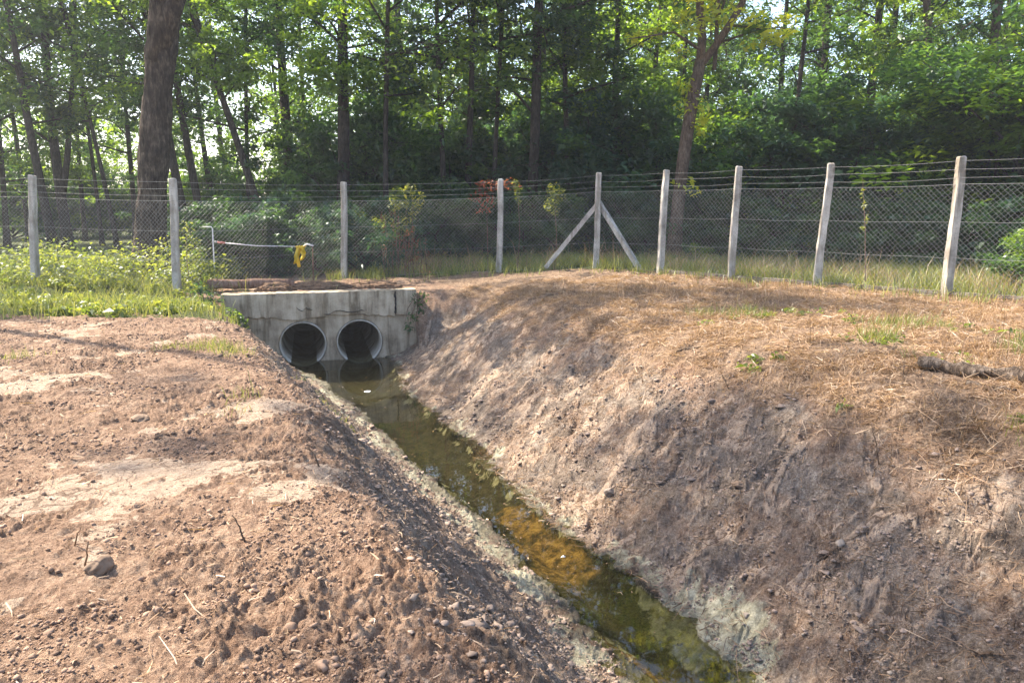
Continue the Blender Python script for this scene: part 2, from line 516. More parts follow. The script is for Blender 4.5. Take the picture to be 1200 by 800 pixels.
M = {}
M['ground'] = mat_ground()
M['water'] = mat_water()
M['leaf'] = mat_leaf('leaf_green', (.024, .053, .018), (.050, .098, .030), (.092, .155, .040), (2.1, 2.2, 1.0), .55)
M['leaf_fresh'] = mat_leaf('leaf_fresh_green', (.05, .090, .016), (.10, .165, .028), (.17, .25, .045), (2.2, 2.1, .7), .60)
M['leaf_dark'] = mat_leaf('leaf_dark_green', (.022, .046, .022), (.042, .082, .034), (.074, .125, .045), (2.0, 2.1, .9), .46)
M['leaf_blue'] = mat_leaf('leaf_bluish_green', (.026, .055, .034), (.048, .092, .054), (.085, .145, .072), (1.5, 1.8, .9), .40)
M['leaf_yellow'] = mat_leaf('leaf_yellow', (.34, .36, .04), (.56, .54, .06), (.74, .66, .09), (1.4, 1.45, .7), .6)
M['leaf_rust'] = mat_leaf('leaf_rust', (.10, .035, .02), (.22, .08, .045), (.32, .15, .08), (1.5, 1.1, .7), .4)
M['weed'] = mat_leaf('weed_leaf', (.055, .085, .020), (.12, .16, .035), (.22, .24, .06), (1.9, 1.8, .8), .5)
M['grass'] = mat_blade('grass_blade', (.07, .105, .022), (.18, .21, .05), (.36, .35, .12))
M['drygrass'] = mat_blade('dry_grass_blade', (.14, .083, .046), (.37, .243, .145), (.60, .46, .31), .25)
M['bark'] = mat_bark('dark_bark', (.022, .018, .015), (.055, .043, .035), (.11, .09, .075))
M['bark_warm'] = mat_bark('warm_bark', (.045, .03, .022), (.12, .082, .058), (.22, .16, .12))
M['bark_big'] = mat_bark('furrowed_bark', (.016, .012, .009), (.058, .043, .033), (.17, .135, .10), .8)
M['twig'] = mat_bark('twig_bark', (.09, .06, .04), (.21, .145, .10), (.34, .25, .18), 2)
M['wall'] = mat_concrete('old_concrete', (.16, .12, .082), (.40, .325, .232), (.57, .48, .36), .42)
M['pipe'] = mat_concrete('pipe_concrete', (.32, .29, .24), (.46, .425, .36), (.56, .52, .45), .7)
M['post'] = mat_concrete('post_concrete', (.20, .175, .145), (.45, .415, .365), (.62, .585, .53), .5)
M['footing'] = mat_concrete('stained_footing', (.10, .08, .06), (.20, .165, .125), (.32, .28, .22), .5)
M['crack'] = mat_simple('crack_dark', (.035, .03, .027), .95)
M['wire'] = mat_simple('galvanised_wire', (.25, .25, .245), .6, .2, .2)
M['whitepipe'] = mat_simple('white_painted_pipe', (.62, .62, .60), .5)
M['redband'] = mat_simple('faded_red_paint', (.45, .16, .13), .6)
M['rag'] = mat_leaf('yellow_plastic', (.55, .40, .02), (.68, .50, .03), (.75, .56, .06), (1, 1, .6), .3)
M['stone'] = mat_simple('field_stone', (.17, .115, .078), .9, 0, .4, 14)
M['pale_stone'] = mat_simple('pale_stone', (.23, .19, .155), .9, 0, .3, 14)
M['clod'] = mat_simple('soil_clod', (.235, .158, .112), .95, 0, .6, 7, .1)
M['greyclod'] = mat_simple('grey_clod', (.23, .175, .14), .95, 0, .45, 9, .1)
M['litter'] = mat_simple('white_plastic', (.75, .75, .73), .45, 0, .1)
M['rot'] = mat_bark('rotten_wood', (.035, .026, .02), (.12, .088, .066), (.36, .29, .23), 1.2)
M['redlog'] = mat_bark('reddish_log', (.10, .055, .038), (.24, .145, .105), (.38, .26, .20), .8)
M['earth'] = mat_simple('earth_mound', (.15, .095, .062), .95, 0, .5, 16, .1)

# ------------------------------------------------------------------ ground sheet
def build_ground():
    ys = [1.35]
    while ys[-1] < 17.5:
        ys.append(ys[-1] + .0115 * (max(ys[-1], 2) / 2) ** .82)
    y2 = []
    st = .07
    y = ys[-1]
    while y < 420:
        st *= 1.06; y += st; y2.append(y)
    y0 = []
    y = ys[0]; st = .03
    while y > -60:
        st *= 1.25; y -= st; y0.append(y)
    ys = np.array(y0[::-1] + ys + y2)
    ts = list(np.arange(-2.55, 2.75, .0043))
    hi = []; t = ts[-1]; st = .0045
    while t < 90: st *= 1.14; t += st; hi.append(t)
    lo = []; t = ts[0]; st = .0045
    while t > -90: st *= 1.14; t -= st; lo.append(t)
    ts = np.array(lo[::-1] + ts + hi)
    w = .9 + .34 * np.clip(ys, 1.4, 20)          # rows widen with distance
    X = ts[None, :] * w[:, None]; Y = np.repeat(ys[:, None], len(ts), 1)
    Z, K = terrain(X, Y)
    ny, nx = X.shape
    V = np.stack([X, Y, Z], -1).reshape(-1, 3)
    idx = np.arange(ny * nx).reshape(ny, nx)
    F = np.stack([idx[:-1, :-1], idx[:-1, 1:], idx[1:, 1:], idx[1:, :-1]], -1).reshape(-1, 4)
    zf = V[:, 2][F]; span = zf.max(1) - zf.min(1)
    inw = K['inw'].ravel()[F].any(1); qf = np.abs(K['q'].ravel()[F].mean(1) - .16)
    F = F[~((span > .30) & inw & (qf < .2))]
    g = lambda k: np.clip(K[k], 0, 1).ravel()
    inch = ((K['mid'] > -.03) * (1 - K['fade'])).ravel()
    at_ = dict(maska=np.c_[g('clay'), g('straw'), g('grey')], maskb=np.c_[g('green'), g('shore'), g('wet')],
               maskc=np.c_[g('ochre'), g('moss'), inch])
    me = np_mesh('ground', V, F, M['ground'], at_, True)
    o = link('ground', me)
    tag(o, 'bare brown soil banks and ditch sides in front of the wood', None, None, 'structure')


build_ground()

# ------------------------------------------------------------------ water
def build_water():
    us = np.linspace(-6, LU.max() + 3.6, 40)
    V = []; F = []
    for i, u in enumerate(us):
        vl = np.interp(u, LU, LV) - .55; vr = np.interp(u, RU, RV) + .45
        for k in range(5):
            v = vl + (vr - vl) * k / 4
            p = DV * u + NV * v
            V.append((p[0], p[1], ZW))
        if i:
            for k in range(4): F.append(((i - 1) * 5 + k, (i - 1) * 5 + k + 1, i * 5 + k + 1, i * 5 + k))
    o = link('stream_water', np_mesh('stream_water', V, F, M['water']))
    tag(o, 'shallow still water with algae in the ditch', None, None, 'structure')


build_water()

# ------------------------------------------------------------------ culvert
def build_culvert():
    """two-pipe culvert with a concrete headwall. local frame: x along the wall, y back, z up"""
    ang = math.atan2(WT[1], WT[0])
    root = thing('culvert', 'old grey concrete headwall with two round pipes at the head of the ditch', 'culvert', (WL[0], WL[1], 0), (0, 0, ang))
    # pipe centres in wall coordinates
    def on_wall(px, py):
        kx, ky = (px - 600) / FPX, (400 - py) / FPX
        dr = np.array([kx, cp + ky * sp, -sp + ky * cp])
        d = ((WL - 0) @ WN) / (dr[:2] @ WN)
        p = np.array([0, 0, CAMZ]) + dr * d
        return (p[:2] - WL) @ WT, p[2]
    x1, zt1 = on_wall(354, 377); x2, zt2 = on_wall(420.5, 373)
    R = .50
    zc = (zt1 + zt2) / 2 - R
    zb = -2.05; z1 = ZT; T = .32
    xm = (x1 + x2) / 2
    half = min(xm - x1 - .003, .62)
    mb = MB()
    n = 48
    RH = R + .004
    def face(y, flip):
        def quad(a, b, c, d):
            mb.add([(a[0], y, a[1]), (b[0], y, b[1]), (c[0], y, c[1]), (d[0], y, d[1])], [(0, 1, 2, 3) if not flip else (3, 2, 1, 0)])
        S = half
        for xc in (x1, x2):
            ring = []; sq = []
            for k in range(n):
                th = 2 * PI * k / n
                c, s_ = math.cos(th), math.sin(th)
                mm = max(abs(c), abs(s_))
                ring.append((xc + RH * c, zc + RH * s_)); sq.append((xc + S * c / mm, zc + S * s_ / mm))
            for k in range(n):
                j = (k + 1) % n
                quad(ring[k], sq[k], sq[j], ring[j])
        xs = [0, x1 - S, x1 + S, x2 - S, x2 + S, WLEN]
        for i in range(5):
            a, b = xs[i], xs[i + 1]
            if b - a < .002: continue
            if i in (1, 3):
                quad((a, zb), (b, zb), (b, zc - S), (a, zc - S)); quad((a, zc + S), (b, zc + S), (b, z1), (a, z1))
            else:
                quad((a, zb), (b, zb), (b, z1), (a, z1))
    face(0, False); face(T, True)
    mb.add([(0, 0, z1), (WLEN, 0, z1), (WLEN, T, z1), (0, T, z1)], [(0, 1, 2, 3)])
    mb.add([(0, 0, zb), (0, T, zb), (0, T, z1), (0, 0, z1)], [(3, 2, 1, 0)])
    mb.add([(WLEN, 0, zb), (WLEN, T, zb), (WLEN, T, z1), (WLEN, 0, z1)], [(0, 1, 2, 3)])
    w = link('headwall', mb.mesh('headwall', M['wall']), root)
    # ragged cast lip: slightly proud upper band of the wall
    lip = MB()
    N = 60
    top = []; 
    xs = [.012 + (WLEN - .5) * k / N for k in range(N + 1)]
    zl = [ZT - .50 + .035 * math.sin(x * 3.1) + .05 * (random.random() - .5) for x in xs]
    zh = [ZT + .012 + .012 * random.random() for x in xs]
    V = []; Fq = []
    for x, a, b in zip(xs, zl, zh):
        yo = -.055 - .02 * random.random()
        V += [(x, yo + .012, a), (x, yo, b), (x, T + .004, b), (x, -.001, a - .012)]
    for i in range(N):
        o = i * 4
        Fq += [(o + 3, o + 7, o + 4, o), (o, o + 4, o + 5, o + 1), (o + 1, o + 5, o + 6, o + 2)]
    lip.add(V, Fq)
    for o in (0, N * 4):
        lip.add([V[o + k] for k in range(4)], [(0, 1, 2, 3) if o else (3, 2, 1, 0)])
    link('upper_band', lip.mesh('upper_band', M['wall']), root)
    # end block with the vertical crack
    eb = MB()
    eb.box((WLEN - .235, .135, ZT - .25), (.44, .36, .54), jit=.012)
    link('end_block', eb.mesh('end_block', M['wall']), root)
    # broken cracks
    def crack(pts, wd):
        c = MB()
        V = []; Fq = []
        for i, (x, z) in enumerate(pts):
            k = wd * random.uniform(.4, 1.2) * (0.3 if i in (0, len(pts) - 1) else 1)
            V += [(x - k * .6, -.085, z - k * .6), (x + k * .6, -.085, z + k * .6), (x + k * .6, -.03, z + k * .6), (x - k * .6, -.03, z - k * .6)]
        for i in range(len(pts) - 1):
            o = i * 4
            Fq += [(o, o + 1, o + 5, o + 4), (o + 1, o + 2, o + 6, o + 5), (o + 2, o + 3, o + 7, o + 6), (o + 3, o, o + 4, o + 7)]
        c.add(V, Fq)
        return c
    pts = [(WLEN - .475 + .012 * random.uniform(-1, 1), ZT + .005 - .05 * k) for k in range(11)]
    link('crack', crack(pts, .030).mesh('crack', M['crack']), root)
    for (xa, xb, za) in ((x1 - .1, x1 + .22, .33), (x1 + .45, x2 + .12, .41)):
        pts = [(xa + (xb - xa) * k / 12, ZT - za + .022 * random.uniform(-1, 1) + .03 * math.sin(k * .9 + xa * 5)) for k in range(13)]
        link('crack', crack(pts, .010).mesh('crack', M['crack']), root)
    # pipes
    for xc in (x1, x2):
        p = MB()
        ln = 7.0
        prof = [(R - .012, -.014), (R - .042, -.014), (R - .042, 1.2), (R - .037, 1.205), (R - .037, 1.225), (R - .042, 1.23), (R - .042, 2.4), (R - .037, 2.405),
                (R - .037, 2.425), (R - .042, 2.43), (R - .042, ln), (.001, ln), (.001, ln + .1), (R, ln + .1)]
        nn = 56
        V = []; Fq = []
        for r, y in prof:
            for k in range(nn):
                th = 2 * PI * k / nn
                V.append((r * math.cos(th), y, r * math.sin(th)))
        L = len(prof)
        for i in range(L):
            for k in range(nn):
                a, b = i * nn + k, i * nn + (k + 1) % nn
                c, d = ((i + 1) % L) * nn + (k + 1) % nn, ((i + 1) % L) * nn + k
                Fq.append((a, b, c, d))
        p.add(V, Fq)
        po = link('pipe', p.mesh('pipe', M['pipe'], True), root, (xc, 0, zc))
        for po_ in po.data.polygons: pass
    # low broken slab at the left end, in the bank
    sb = MB(); sb.box((-.22, .0, ZT - .42), (.55, .5, .10), jit=.03)
    link('toe_slab', sb.mesh('toe_slab', M['wall']), root)
    return root


build_culvert()

# ------------------------------------------------------------------ fence
def build_fence():
    root = thing('chain_link_fence', 'chain link fence on pale concrete posts running across in front of the wood', 'fence', (PB[3][0], PB[3][1], PB[3][2]))
    off = Vector(root.location)
    def loc(p): return Vector(p) - off
    plab = {1: 'pale post on the far left standing in weeds', 2: 'post beside the thick left trunk, half hidden by weeds', 3: 'white post behind the culvert headwall',
            4: 'post topped by rusty brown creeper', 5: 'post held by two slanting braces', 6: 'slightly leaning post right of the braced post',
            7: 'leaning post with a rough top', 8: 'strongly leaning grey post', 9: 'tallest nearest post at the right'}
    for i, (b, t) in enumerate(zip(PB, PT)):
        b = Vector(b); t = Vector(t)
        ax = (t - b).normalized()
        b2 = b - ax * .45
        wd = .145; dp = .125
        # 6 stations with chamfered section, chipped
        side = Vector((1, 0, 0)); side = (side - ax * side.dot(ax)).normalized()
        yaw = random.uniform(-.3, .3)
        bk = ax.cross(side)
        s2 = side * math.cos(yaw) + bk * math.sin(yaw); bk = ax.cross(s2); side = s2
        mb = MB(); V = []; Fq = []
        ns = 15
        ch = .014
        for k in range(ns):
            f = k / (ns - 1)
            c = b2.lerp(t, f)
            w_ = wd * (1.08 - .16 * f) / 2; d_ = dp * (1.08 - .16 * f) / 2
            ring = [(-w_ + ch, -d_), (w_ - ch, -d_), (w_, -d_ + ch), (w_, d_ - ch), (w_ - ch, d_), (-w_ + ch, d_), (-w_, d_ - ch), (-w_, -d_ + ch)]
            bow = .008 * math.sin(f * 7 + i)
            for (a, e) in ring:
                V.append(c + side * (a + bow + random.uniform(-.007, .007)) + bk * (e + random.uniform(-.007, .007)) - off)
        for k in range(ns - 1):
            for j in range(8):
                Fq.append((k * 8 + j, k * 8 + (j + 1) % 8, (k + 1) * 8 + (j + 1) % 8, (k + 1) * 8 + j))
        topc = len(V)
        for j in range(8): V.append(V[(ns - 1) * 8 + j] * 1.0 + ax * .015 + (t - off - V[(ns - 1) * 8 + j]) * .25 + Vector((0, 0, random.uniform(-.01, .012))))
        for j in range(8): Fq.append(((ns - 1) * 8 + j, (ns - 1) * 8 + (j + 1) % 8, topc + (j + 1) % 8, topc + j))
        Fq.append(tuple(topc + j for j in range(8)))
        mb.add(V, Fq)
        o = link('fence_post', mb.mesh('fence_post', M['post']), root)
        if i in plab: o['label'] = plab[i]
    # two braces at the corner post
    for (pt, pb, dz) in (((696, 244), (643, 309), 18.9), ((704, 241), (751, 318), 18.9)):
        a = Vector(atd(*pt, 18.75)); b = Vector(atd(*pb, 18.2 if pb[0] > 700 else 19.1))
        R = (b - a)
        mid = (a + b) / 2
        q = R.to_track_quat('Z', 'Y').to_matrix()
        mb = MB(); mb.box(mid - off, (.12, .11, R.length + .25), q, jit=.006)
        o = link('brace', mb.mesh('brace', M['post']), root)
        o['label'] = 'slanting concrete brace ' + ('left' if pb[0] < 700 else 'right') + ' of the corner post'
    # netting per bay
    dirs = []
    th = .0016
    for i in range(len(PB) - 1):
        A0, A1 = Vector(PB[i]), Vector(PT[i]); B0, B1 = Vector(PB[i + 1]), Vector(PT[i + 1])
        fwd = Vector((0, -.085, 0))
        hA = .81; hB = .81
        def P(s, z):    # s 0..1 along, z 0..1 up
            bot = A0.lerp(B0, s) + Vector((0, 0, .04 + .012 * math.sin(s * 9 + i)))
            tp = A0.lerp(A1, hA).lerp(B0.lerp(B1, hB), s) + Vector((0, 0, -.02 * math.sin(PI * s)))
            p = bot.lerp(tp, z)
            p.y += .008 * math.sin(s * 13 + z * 4 + i * 2) * math.sin(PI * s)
            return p + fwd - off
        Ln = (B0 - A0).length; Ht = ((A1 - A0).length) * hA
        cell = .095
        V = []; E = []
        nw = int((Ln + Ht) / cell)
        mb = MB()
        def wire(p0, p1):
            ax = (p1 - p0)
            if ax.length < 1e-4: return
            a = ax.cross(Vector((0, 1, 0))).normalized() * th; b = Vector((0, 1, 0)) * th
            mb.add([p0 + a, p0 + b, p0 - a, p0 - b, p1 + a, p1 + b, p1 - a, p1 - b], [(0, 1, 5, 4), (1, 2, 6, 5), (2, 3, 7, 6), (3, 0, 4, 7)])
        for sgn in (1, -1):
            for k in range(nw + 1):
                x0 = k * cell if sgn > 0 else k * cell - Ht
                x0 = -Ht + (k + random.uniform(-.16, .16)) * cell
                # line x = x0 + z (z in metres up) for sgn>0, mirrored otherwise
                za = max(0, -x0); zb_ = min(Ht, Ln - x0)
                if zb_ - za < .02: continue
                steps = max(2, int((zb_ - za) / .5))
                prev = None
                for j in range(steps + 1):
                    z = za + (zb_ - za) * j / steps
                    s = (x0 + z) / Ln
                    if sgn < 0: s = 1 - s
                    p = P(s, z / Ht)
                    if prev is not None: wire(prev, p)
                    prev = p
        # line wires of the netting
        for zz in (0.0, .33, .66, 1.0):
            pts = [P(k / 12, zz) + Vector((0, -.006, 0)) for k in range(13)]
            mb.tube(pts, .0026 if zz < 1 else .0034, 5, False)
        link('wire_netting', mb.mesh('wire_netting', M['wire']), root)
    # three strands above
    for h in (.855, .915, .975):
        mb = MB()
        pts = []
        for i in range(len(PB) - 1):
            A = Vector(PB[i]).lerp(Vector(PT[i]), h); B = Vector(PB[i + 1]).lerp(Vector(PT[i + 1]), h)
            for k in range(8):
                s = k / 8
                pts.append(A.lerp(B, s) + Vector((0, -.085, -.022 * math.sin(PI * s) * (1 + .5 * math.sin(i * 3 + h * 40)))) - off)
        pts.append(B + Vector((0, -.085, 0)) - off)
        mb.tube(pts, .0028, 5, False)
        for i in range(len(pts) - 1):           # barbs
            L = (pts[i + 1] - pts[i]).length
            for k in range(int(L / .2)):
                c = pts[i].lerp(pts[i + 1], (k + .5) * .2 / L)
                for s in (-1, 1):
                    mb.tube([c + Vector((-.005 * s, .008, -.011)), c + Vector((.005 * s, -.008, .011))], 0.0015, 4, False)
        link('barbed_wire', mb.mesh('barbed_wire', M['wire']), root)
    # low concrete footing strip along the right-hand bays
    for i in range(6, 10):
        A, B = Vector(PB[i]), Vector(PB[i + 1])
        dv = (B - A); q = dv.to_track_quat('X', 'Z').to_matrix()
        mb = MB()
        nseg = 3
        for k in range(nseg):
            c = A.lerp(B, (k + .5) / nseg) + Vector((0, .0, .02))
            mb.box(c - off, (dv.length / nseg - .02, .10, .10), q, jit=.008)
        link('footing_strip', mb.mesh('footing_strip', M['footing']), root)


build_fence()

# ------------------------------------------------------------------ leaves
def leaf_cloud(C, Rr, n, size, rng, flat=.6, tone_mu=.5, tone_sd=.18, droop=.2, aspect=2.1, upbias=1.0):
    """n leaves round each clump centre C with radii Rr -> quad verts, faces, tone"""
    C = np.asarray(C, float); K = len(C)
    Rr = np.broadcast_to(np.asarray(Rr, float), (K, 3))
    ct = np.clip(rng.normal(tone_mu, tone_sd, K), 0, 1)
    cid = np.repeat(np.arange(K), n); N = K * n
    d = rng.normal(size=(N, 3)); d /= np.linalg.norm(d, axis=1)[:, None]
    r = rng.random(N) ** .45
    P = C[cid] + d * r[:, None] * Rr[cid]
    nrm = rng.normal(size=(N, 3)) * flat; nrm[:, 2] += upbias; nrm /= np.linalg.norm(nrm, axis=1)[:, None]
    a = rng.normal(size=(N, 3)) + d * 1.2; a[:, 2] -= droop
    a -= nrm * (a * nrm).sum(1)[:, None]; a /= np.linalg.norm(a, axis=1)[:, None]
    b = np.cross(nrm, a)
    s = size * np.exp(rng.normal(0, .3, N))
    w = s / aspect
    up = nrm * (w * .22)[:, None]
    V = np.empty((N, 4, 3))
    V[:, 0] = P - a * (s * .5)[:, None]
    V[:, 1] = P + b * (w * .5)[:, None] + up - a * (s * .06)[:, None]
    V[:, 2] = P + a * (s * .5)[:, None] - np.array([0, 0, 1]) * (s * .12)[:, None]
    V[:, 3] = P - b * (w * .5)[:, None] + up - a * (s * .06)[:, None]
    tone = np.clip(ct[cid] + rng.normal(0, .12, N), 0, 1)
    F = np.arange(N * 4).reshape(N, 4)
    return V.reshape(-1, 3), F, np.repeat(tone, 4)


def crown_mesh(name, rng, H, R, nclump, nleaf, size, mat, base=.0, shape='oval', gap=.0, limbs=True, crad=.55, flat=.6, limbmat='bark', mats2=None, f2=0.0, droop=.25):
    """crown of clumps carried by limbs. z from 0 up to H. returns (crown mesh, limb mesh)"""
    C = []; mb = MB()
    nb = max(6, nclump // 9)
    per = nclump // nb
    for k in range(nb):
        f = (k + rng.random()) / nb
        z0 = H * (.02 + .9 * f)
        if shape == 'oval': rad = R * (math.sin(PI * min(.98, .16 + .8 * f)) ** .7)
        elif shape == 'bush': rad = R * (1 - .75 * f * f)
        else: rad = R * (1.0 - .55 * f)
        th = rng.random() * 2 * PI
        ln = rad * rng.uniform(.65, 1.15)
        rise = rng.uniform(.05, .5) * ln
        p0 = Vector((0, 0, z0 * (1 if shape != 'bush' else .3)))
        p2 = Vector((math.cos(th) * ln, math.sin(th) * ln, min(H, z0 + rise)))
        p1 = p0.lerp(p2, .5) + Vector((rng.normal() * .15 * ln, rng.normal() * .15 * ln, .08 * ln))
        pts = [p0, p0.lerp(p1, .6), p1, p1.lerp(p2, .6) + Vector((0, 0, .04 * ln)), p2]
        if limbs:
            r0 = .018 + .012 * ln
            mb.tube(pts, [r0, r0 * .8, r0 * .6, r0 * .42, r0 * .15], 5, False)
        for j in range(per):
            t = rng.uniform(.3, 1.08)
            b = (p0.lerp(p1, t * 2) if t < .5 else p1.lerp(p2, (t - .5) * 2))
            sp_ = .20 * ln * (1 + t)
            c = b + Vector((rng.normal() * sp_, rng.normal() * sp_, rng.normal() * sp_ * .55))
            C.append(c)
            if limbs and j % 2 == 0:
                mb.tube([b, b.lerp(c, .5) + Vector((0, 0, .03)), c], [.012, .008, .004], 3, False)
    if limbs and shape != 'bush':               # leader
        mb.tube([(0, 0, -.3), (.05, .02, H * .35), (-.04, .05, H * .7), (0, 0, H * .97)], [.06, .05, .035, .01], 6, False)
    C = np.array(C)
    rr = crad * np.exp(rng.normal(0, .28, len(C)))
    Rr = np.c_[rr, rr, rr * .55]
    V, F, T = leaf_cloud(C, Rr, nleaf, size, rng, flat, droop=droop)
    mi = None; mats = [mat]
    if mats2 is not None:
        mats.append(mats2)
        mi = (np.repeat(rng.random(len(C)) < f2, nleaf)).astype(np.int32)
    me = np_mesh(name, V, F, mats, {'tone': T}, False, mi)
    return me, (mb.mesh(name + '_limbs', M[limbmat], True) if limbs else None)


rg = lambda s: np.random.default_rng(s)
CR = {}
# tall airy locust-like crowns
CR['airy_a'] = crown_mesh('crown_airy', rg(1), 11, 3.0, 150, 60, .17, M['leaf_fresh'], crad=.60)
CR['airy_b'] = crown_mesh('crown_airy', rg(2), 10, 2.8, 135, 58, .17, M['leaf'], crad=.62, mats2=M['leaf_fresh'], f2=.3)
CR['airy_c'] = crown_mesh('crown_airy', rg(3), 12, 3.3, 165, 60, .16, M['leaf'], crad=.58, mats2=M['leaf_fresh'], f2=.2)
CR['dense_a'] = crown_mesh('crown_dense', rg(4), 11, 3.0, 220, 75, .17, M['leaf_dark'], crad=.62, mats2=M['leaf_fresh'], f2=.5)
CR['dense_b'] = crown_mesh('crown_dense', rg(5), 10, 3.3, 220, 75, .17, M['leaf_dark'], crad=.65, mats2=M['leaf'], f2=.4)
CR['fresh_d'] = crown_mesh('crown_layered', rg(6), 10, 3.4, 260, 100, .17, M['leaf_fresh'], shape='cone', crad=.62, flat=.35, droop=.6, mats2=M['leaf'], f2=.25)
CR['sparse_g'] = crown_mesh('crown_sparse', rg(8), 9, 3.0, 54, 40, .19, M['leaf_fresh'], crad=.55)
CR['sparse_y'] = crown_mesh('crown_sparse', rg(7), 7, 2.6, 100, 38, .17, M['leaf_fresh'], crad=.50, limbmat='bark_warm', mats2=M['leaf_yellow'], f2=.6)
# bushes
CR['bush_a'] = crown_mesh('bush_crown', rg(11), 4.4, 2.2, 200, 85, .15, M['leaf_dark'], shape='bush', crad=.46, mats2=M['leaf'], f2=.4)
CR['bush_b'] = crown_mesh('bush_crown', rg(12), 4.0, 2.0, 190, 85, .15, M['leaf_blue'], shape='bush', crad=.44, flat=.4, mats2=M['leaf'], f2=.3)
CR['bush_c'] = crown_mesh('bush_crown', rg(13), 4.2, 2.1, 180, 80, .15, M['leaf'], shape='bush', crad=.46, mats2=M['leaf_fresh'], f2=.35)
CR['bush_d'] = crown_mesh('bush_crown', rg(14), 5.0, 2.9, 190, 80, .16, M['leaf'], shape='bush', crad=.50, flat=.3, droop=.7, mats2=M['leaf_fresh'], f2=.3)
CR['shrub_a'] = crown_mesh('shrub_crown', rg(15), 1.7, 1.1, 90, 80, .10, M['leaf_dark'], shape='bush', crad=.26, mats2=M['leaf_blue'], f2=.3)
CR['shrub_b'] = crown_mesh('shrub_crown', rg(16), 1.5, 1.0, 80, 80, .09, M['leaf'], shape='bush', crad=.25, mats2=M['leaf_fresh'], f2=.4)
CR['shrub_c'] = crown_mesh('shrub_crown', rg(17), 1.6, 1.0, 80, 80, .09, M['leaf_blue'], shape='bush', crad=.25, mats2=M['weed'], f2=.2)

BAYS = [(-400, 40, 'left of the leftmost fence post'), (40, 120, 'behind the weedy fence bay beside the leftmost post'), (120, 205, 'behind the fence close to the thick furrowed trunk'),
        (205, 300, 'behind the white bent pipe near the culvert'), (300, 403, 'behind the bay with the yellow rag'), (403, 500, 'behind the grey-green bush right of the culvert post'),
        (500, 587, 'behind the rusty creeper bay'), (587, 640, 'behind the bay right of the creeper-topped post'), (640, 700, 'behind the left brace of the corner post'), (700, 781, 'behind the right brace of the corner post'),
        (781, 862, 'behind the forked yellow-leaved tree'), (862, 968, 'behind the bay between the two leaning posts'), (968, 1040, 'behind the strongly leaning post'),
        (1040, 1122, 'behind the bay left of the nearest post'), (1122, 1700, 'right of the nearest post')]
PEND = []                                       # (object, adjective+noun, px, depth): labelled at the end


def px_of(x, y):
    d = y * cp + CAMZ * sp
    return 600 + FPX * x / d


def trunk_mesh(name, H, r, lean, rng, mat, fork=None, n=10, wob=.12, rough=.06, extra=0):
    mb = MB()
    N = 12
    pts = []; rad = []
    ph = rng.random() * 6
    for k in range(N + 1):
        f = k / N
        z = -.25 + (H + .25) * f
        x = lean * max(z, 0) + wob * math.sin(f * 5 + ph) * f; y = wob * math.cos(f * 4.1 + ph) * f
        pts.append((x, y, z)); rad.append(r * (1 - .62 * f) * (1 + .55 * math.exp(-max(z, 0) / .35)))
    mb.tube(pts, rad, n, True, 0, rough, int(rng.integers(1e6)))
    if fork:
        for (f0, ln2, spread) in fork:
            i = int(f0 * N); p = Vector(pts[i])
            q = [p, p + Vector((spread * .25, .1, ln2 * .2)), p + Vector((spread * .6, .15, ln2 * .55)), p + Vector((spread, .2, ln2))]
            mb.tube(q, [rad[i] * .75, rad[i] * .62, rad[i] * .45, rad[i] * .2], max(6, n - 2), True, 0, rough, 5)
    for k in range(extra):                       # dead side limbs
        f = rng.uniform(.35, .95); i = int(f * N); p = Vector(pts[i])
        th = rng.random() * 2 * PI; ln2 = rng.uniform(.8, 2.2)
        e = p + Vector((math.cos(th) * ln2, math.sin(th) * ln2, ln2 * rng.uniform(.2, .9)))
        mb.tube([p, p.lerp(e, .5) + Vector((0, 0, .1)), e], [rad[i] * .35, rad[i] * .25, .008], 5, False)
    return mb.mesh(name, mat, True), pts


def tree(px, d, diam, lean, crown, cbase, scale=1.0, H=13, rot=None, mat='bark', fork=None, name='tree', label=None, noun='slender tree with dark trunk', group='slender trees of the wood', extra=2, wob=.12):
    x = (px - 600) / FPX * d; y = d * cp
    rng = rg(int(px * 7 + d * 13) % 99991)
    z = float(z_up(np.array([x]), np.array([y]))[0])
    root = thing(name, label, 'tree', (x, y, z), (0, 0, 0), group)
    me, pts = trunk_mesh('trunk', H, diam / 2, lean, rng, M[mat], fork, extra=extra, wob=wob)
    link('trunk', me, root)
    if crown:
        cm, lm = CR[crown]
        r = rng.random() * 2 * PI if rot is None else rot
        E = (Matrix.Rotation(math.atan(lean), 4, 'Y') @ Matrix.Rotation(r, 4, 'Z')).to_euler()
        l = (lean * cbase, 0, cbase)
        link('crown', cm, root, l, E, (scale,) * 3)
        if lm: link('limbs', lm, root, l, E, (scale,) * 3)
    if not label: PEND.append((root, noun, px, d))
    return root


def bush(px, d, crown, scale, noun, label=None, group='bushes of the wood edge', cat='bush', name='bush', zs=1.0, rot=None, xy=None):
    if xy is None: x = (px - 600) / FPX * d; y = d * cp
    else: x, y = xy
    rng = rg(int(px * 5 + d * 29) % 99991)
    z = float(z_up(np.array([x]), np.array([y]))[0])
    root = thing(name, label, cat, (x, y, z - .05), (0, 0, rng.random() * 2 * PI if rot is None else rot), group)
    cm, lm = CR[crown]
    link('foliage', cm, root, None, None, (scale, scale, scale * zs))
    if lm: link('stems', lm, root, None, None, (scale, scale, scale * zs))
    if not label: PEND.append((root, noun, px, d))
    return root


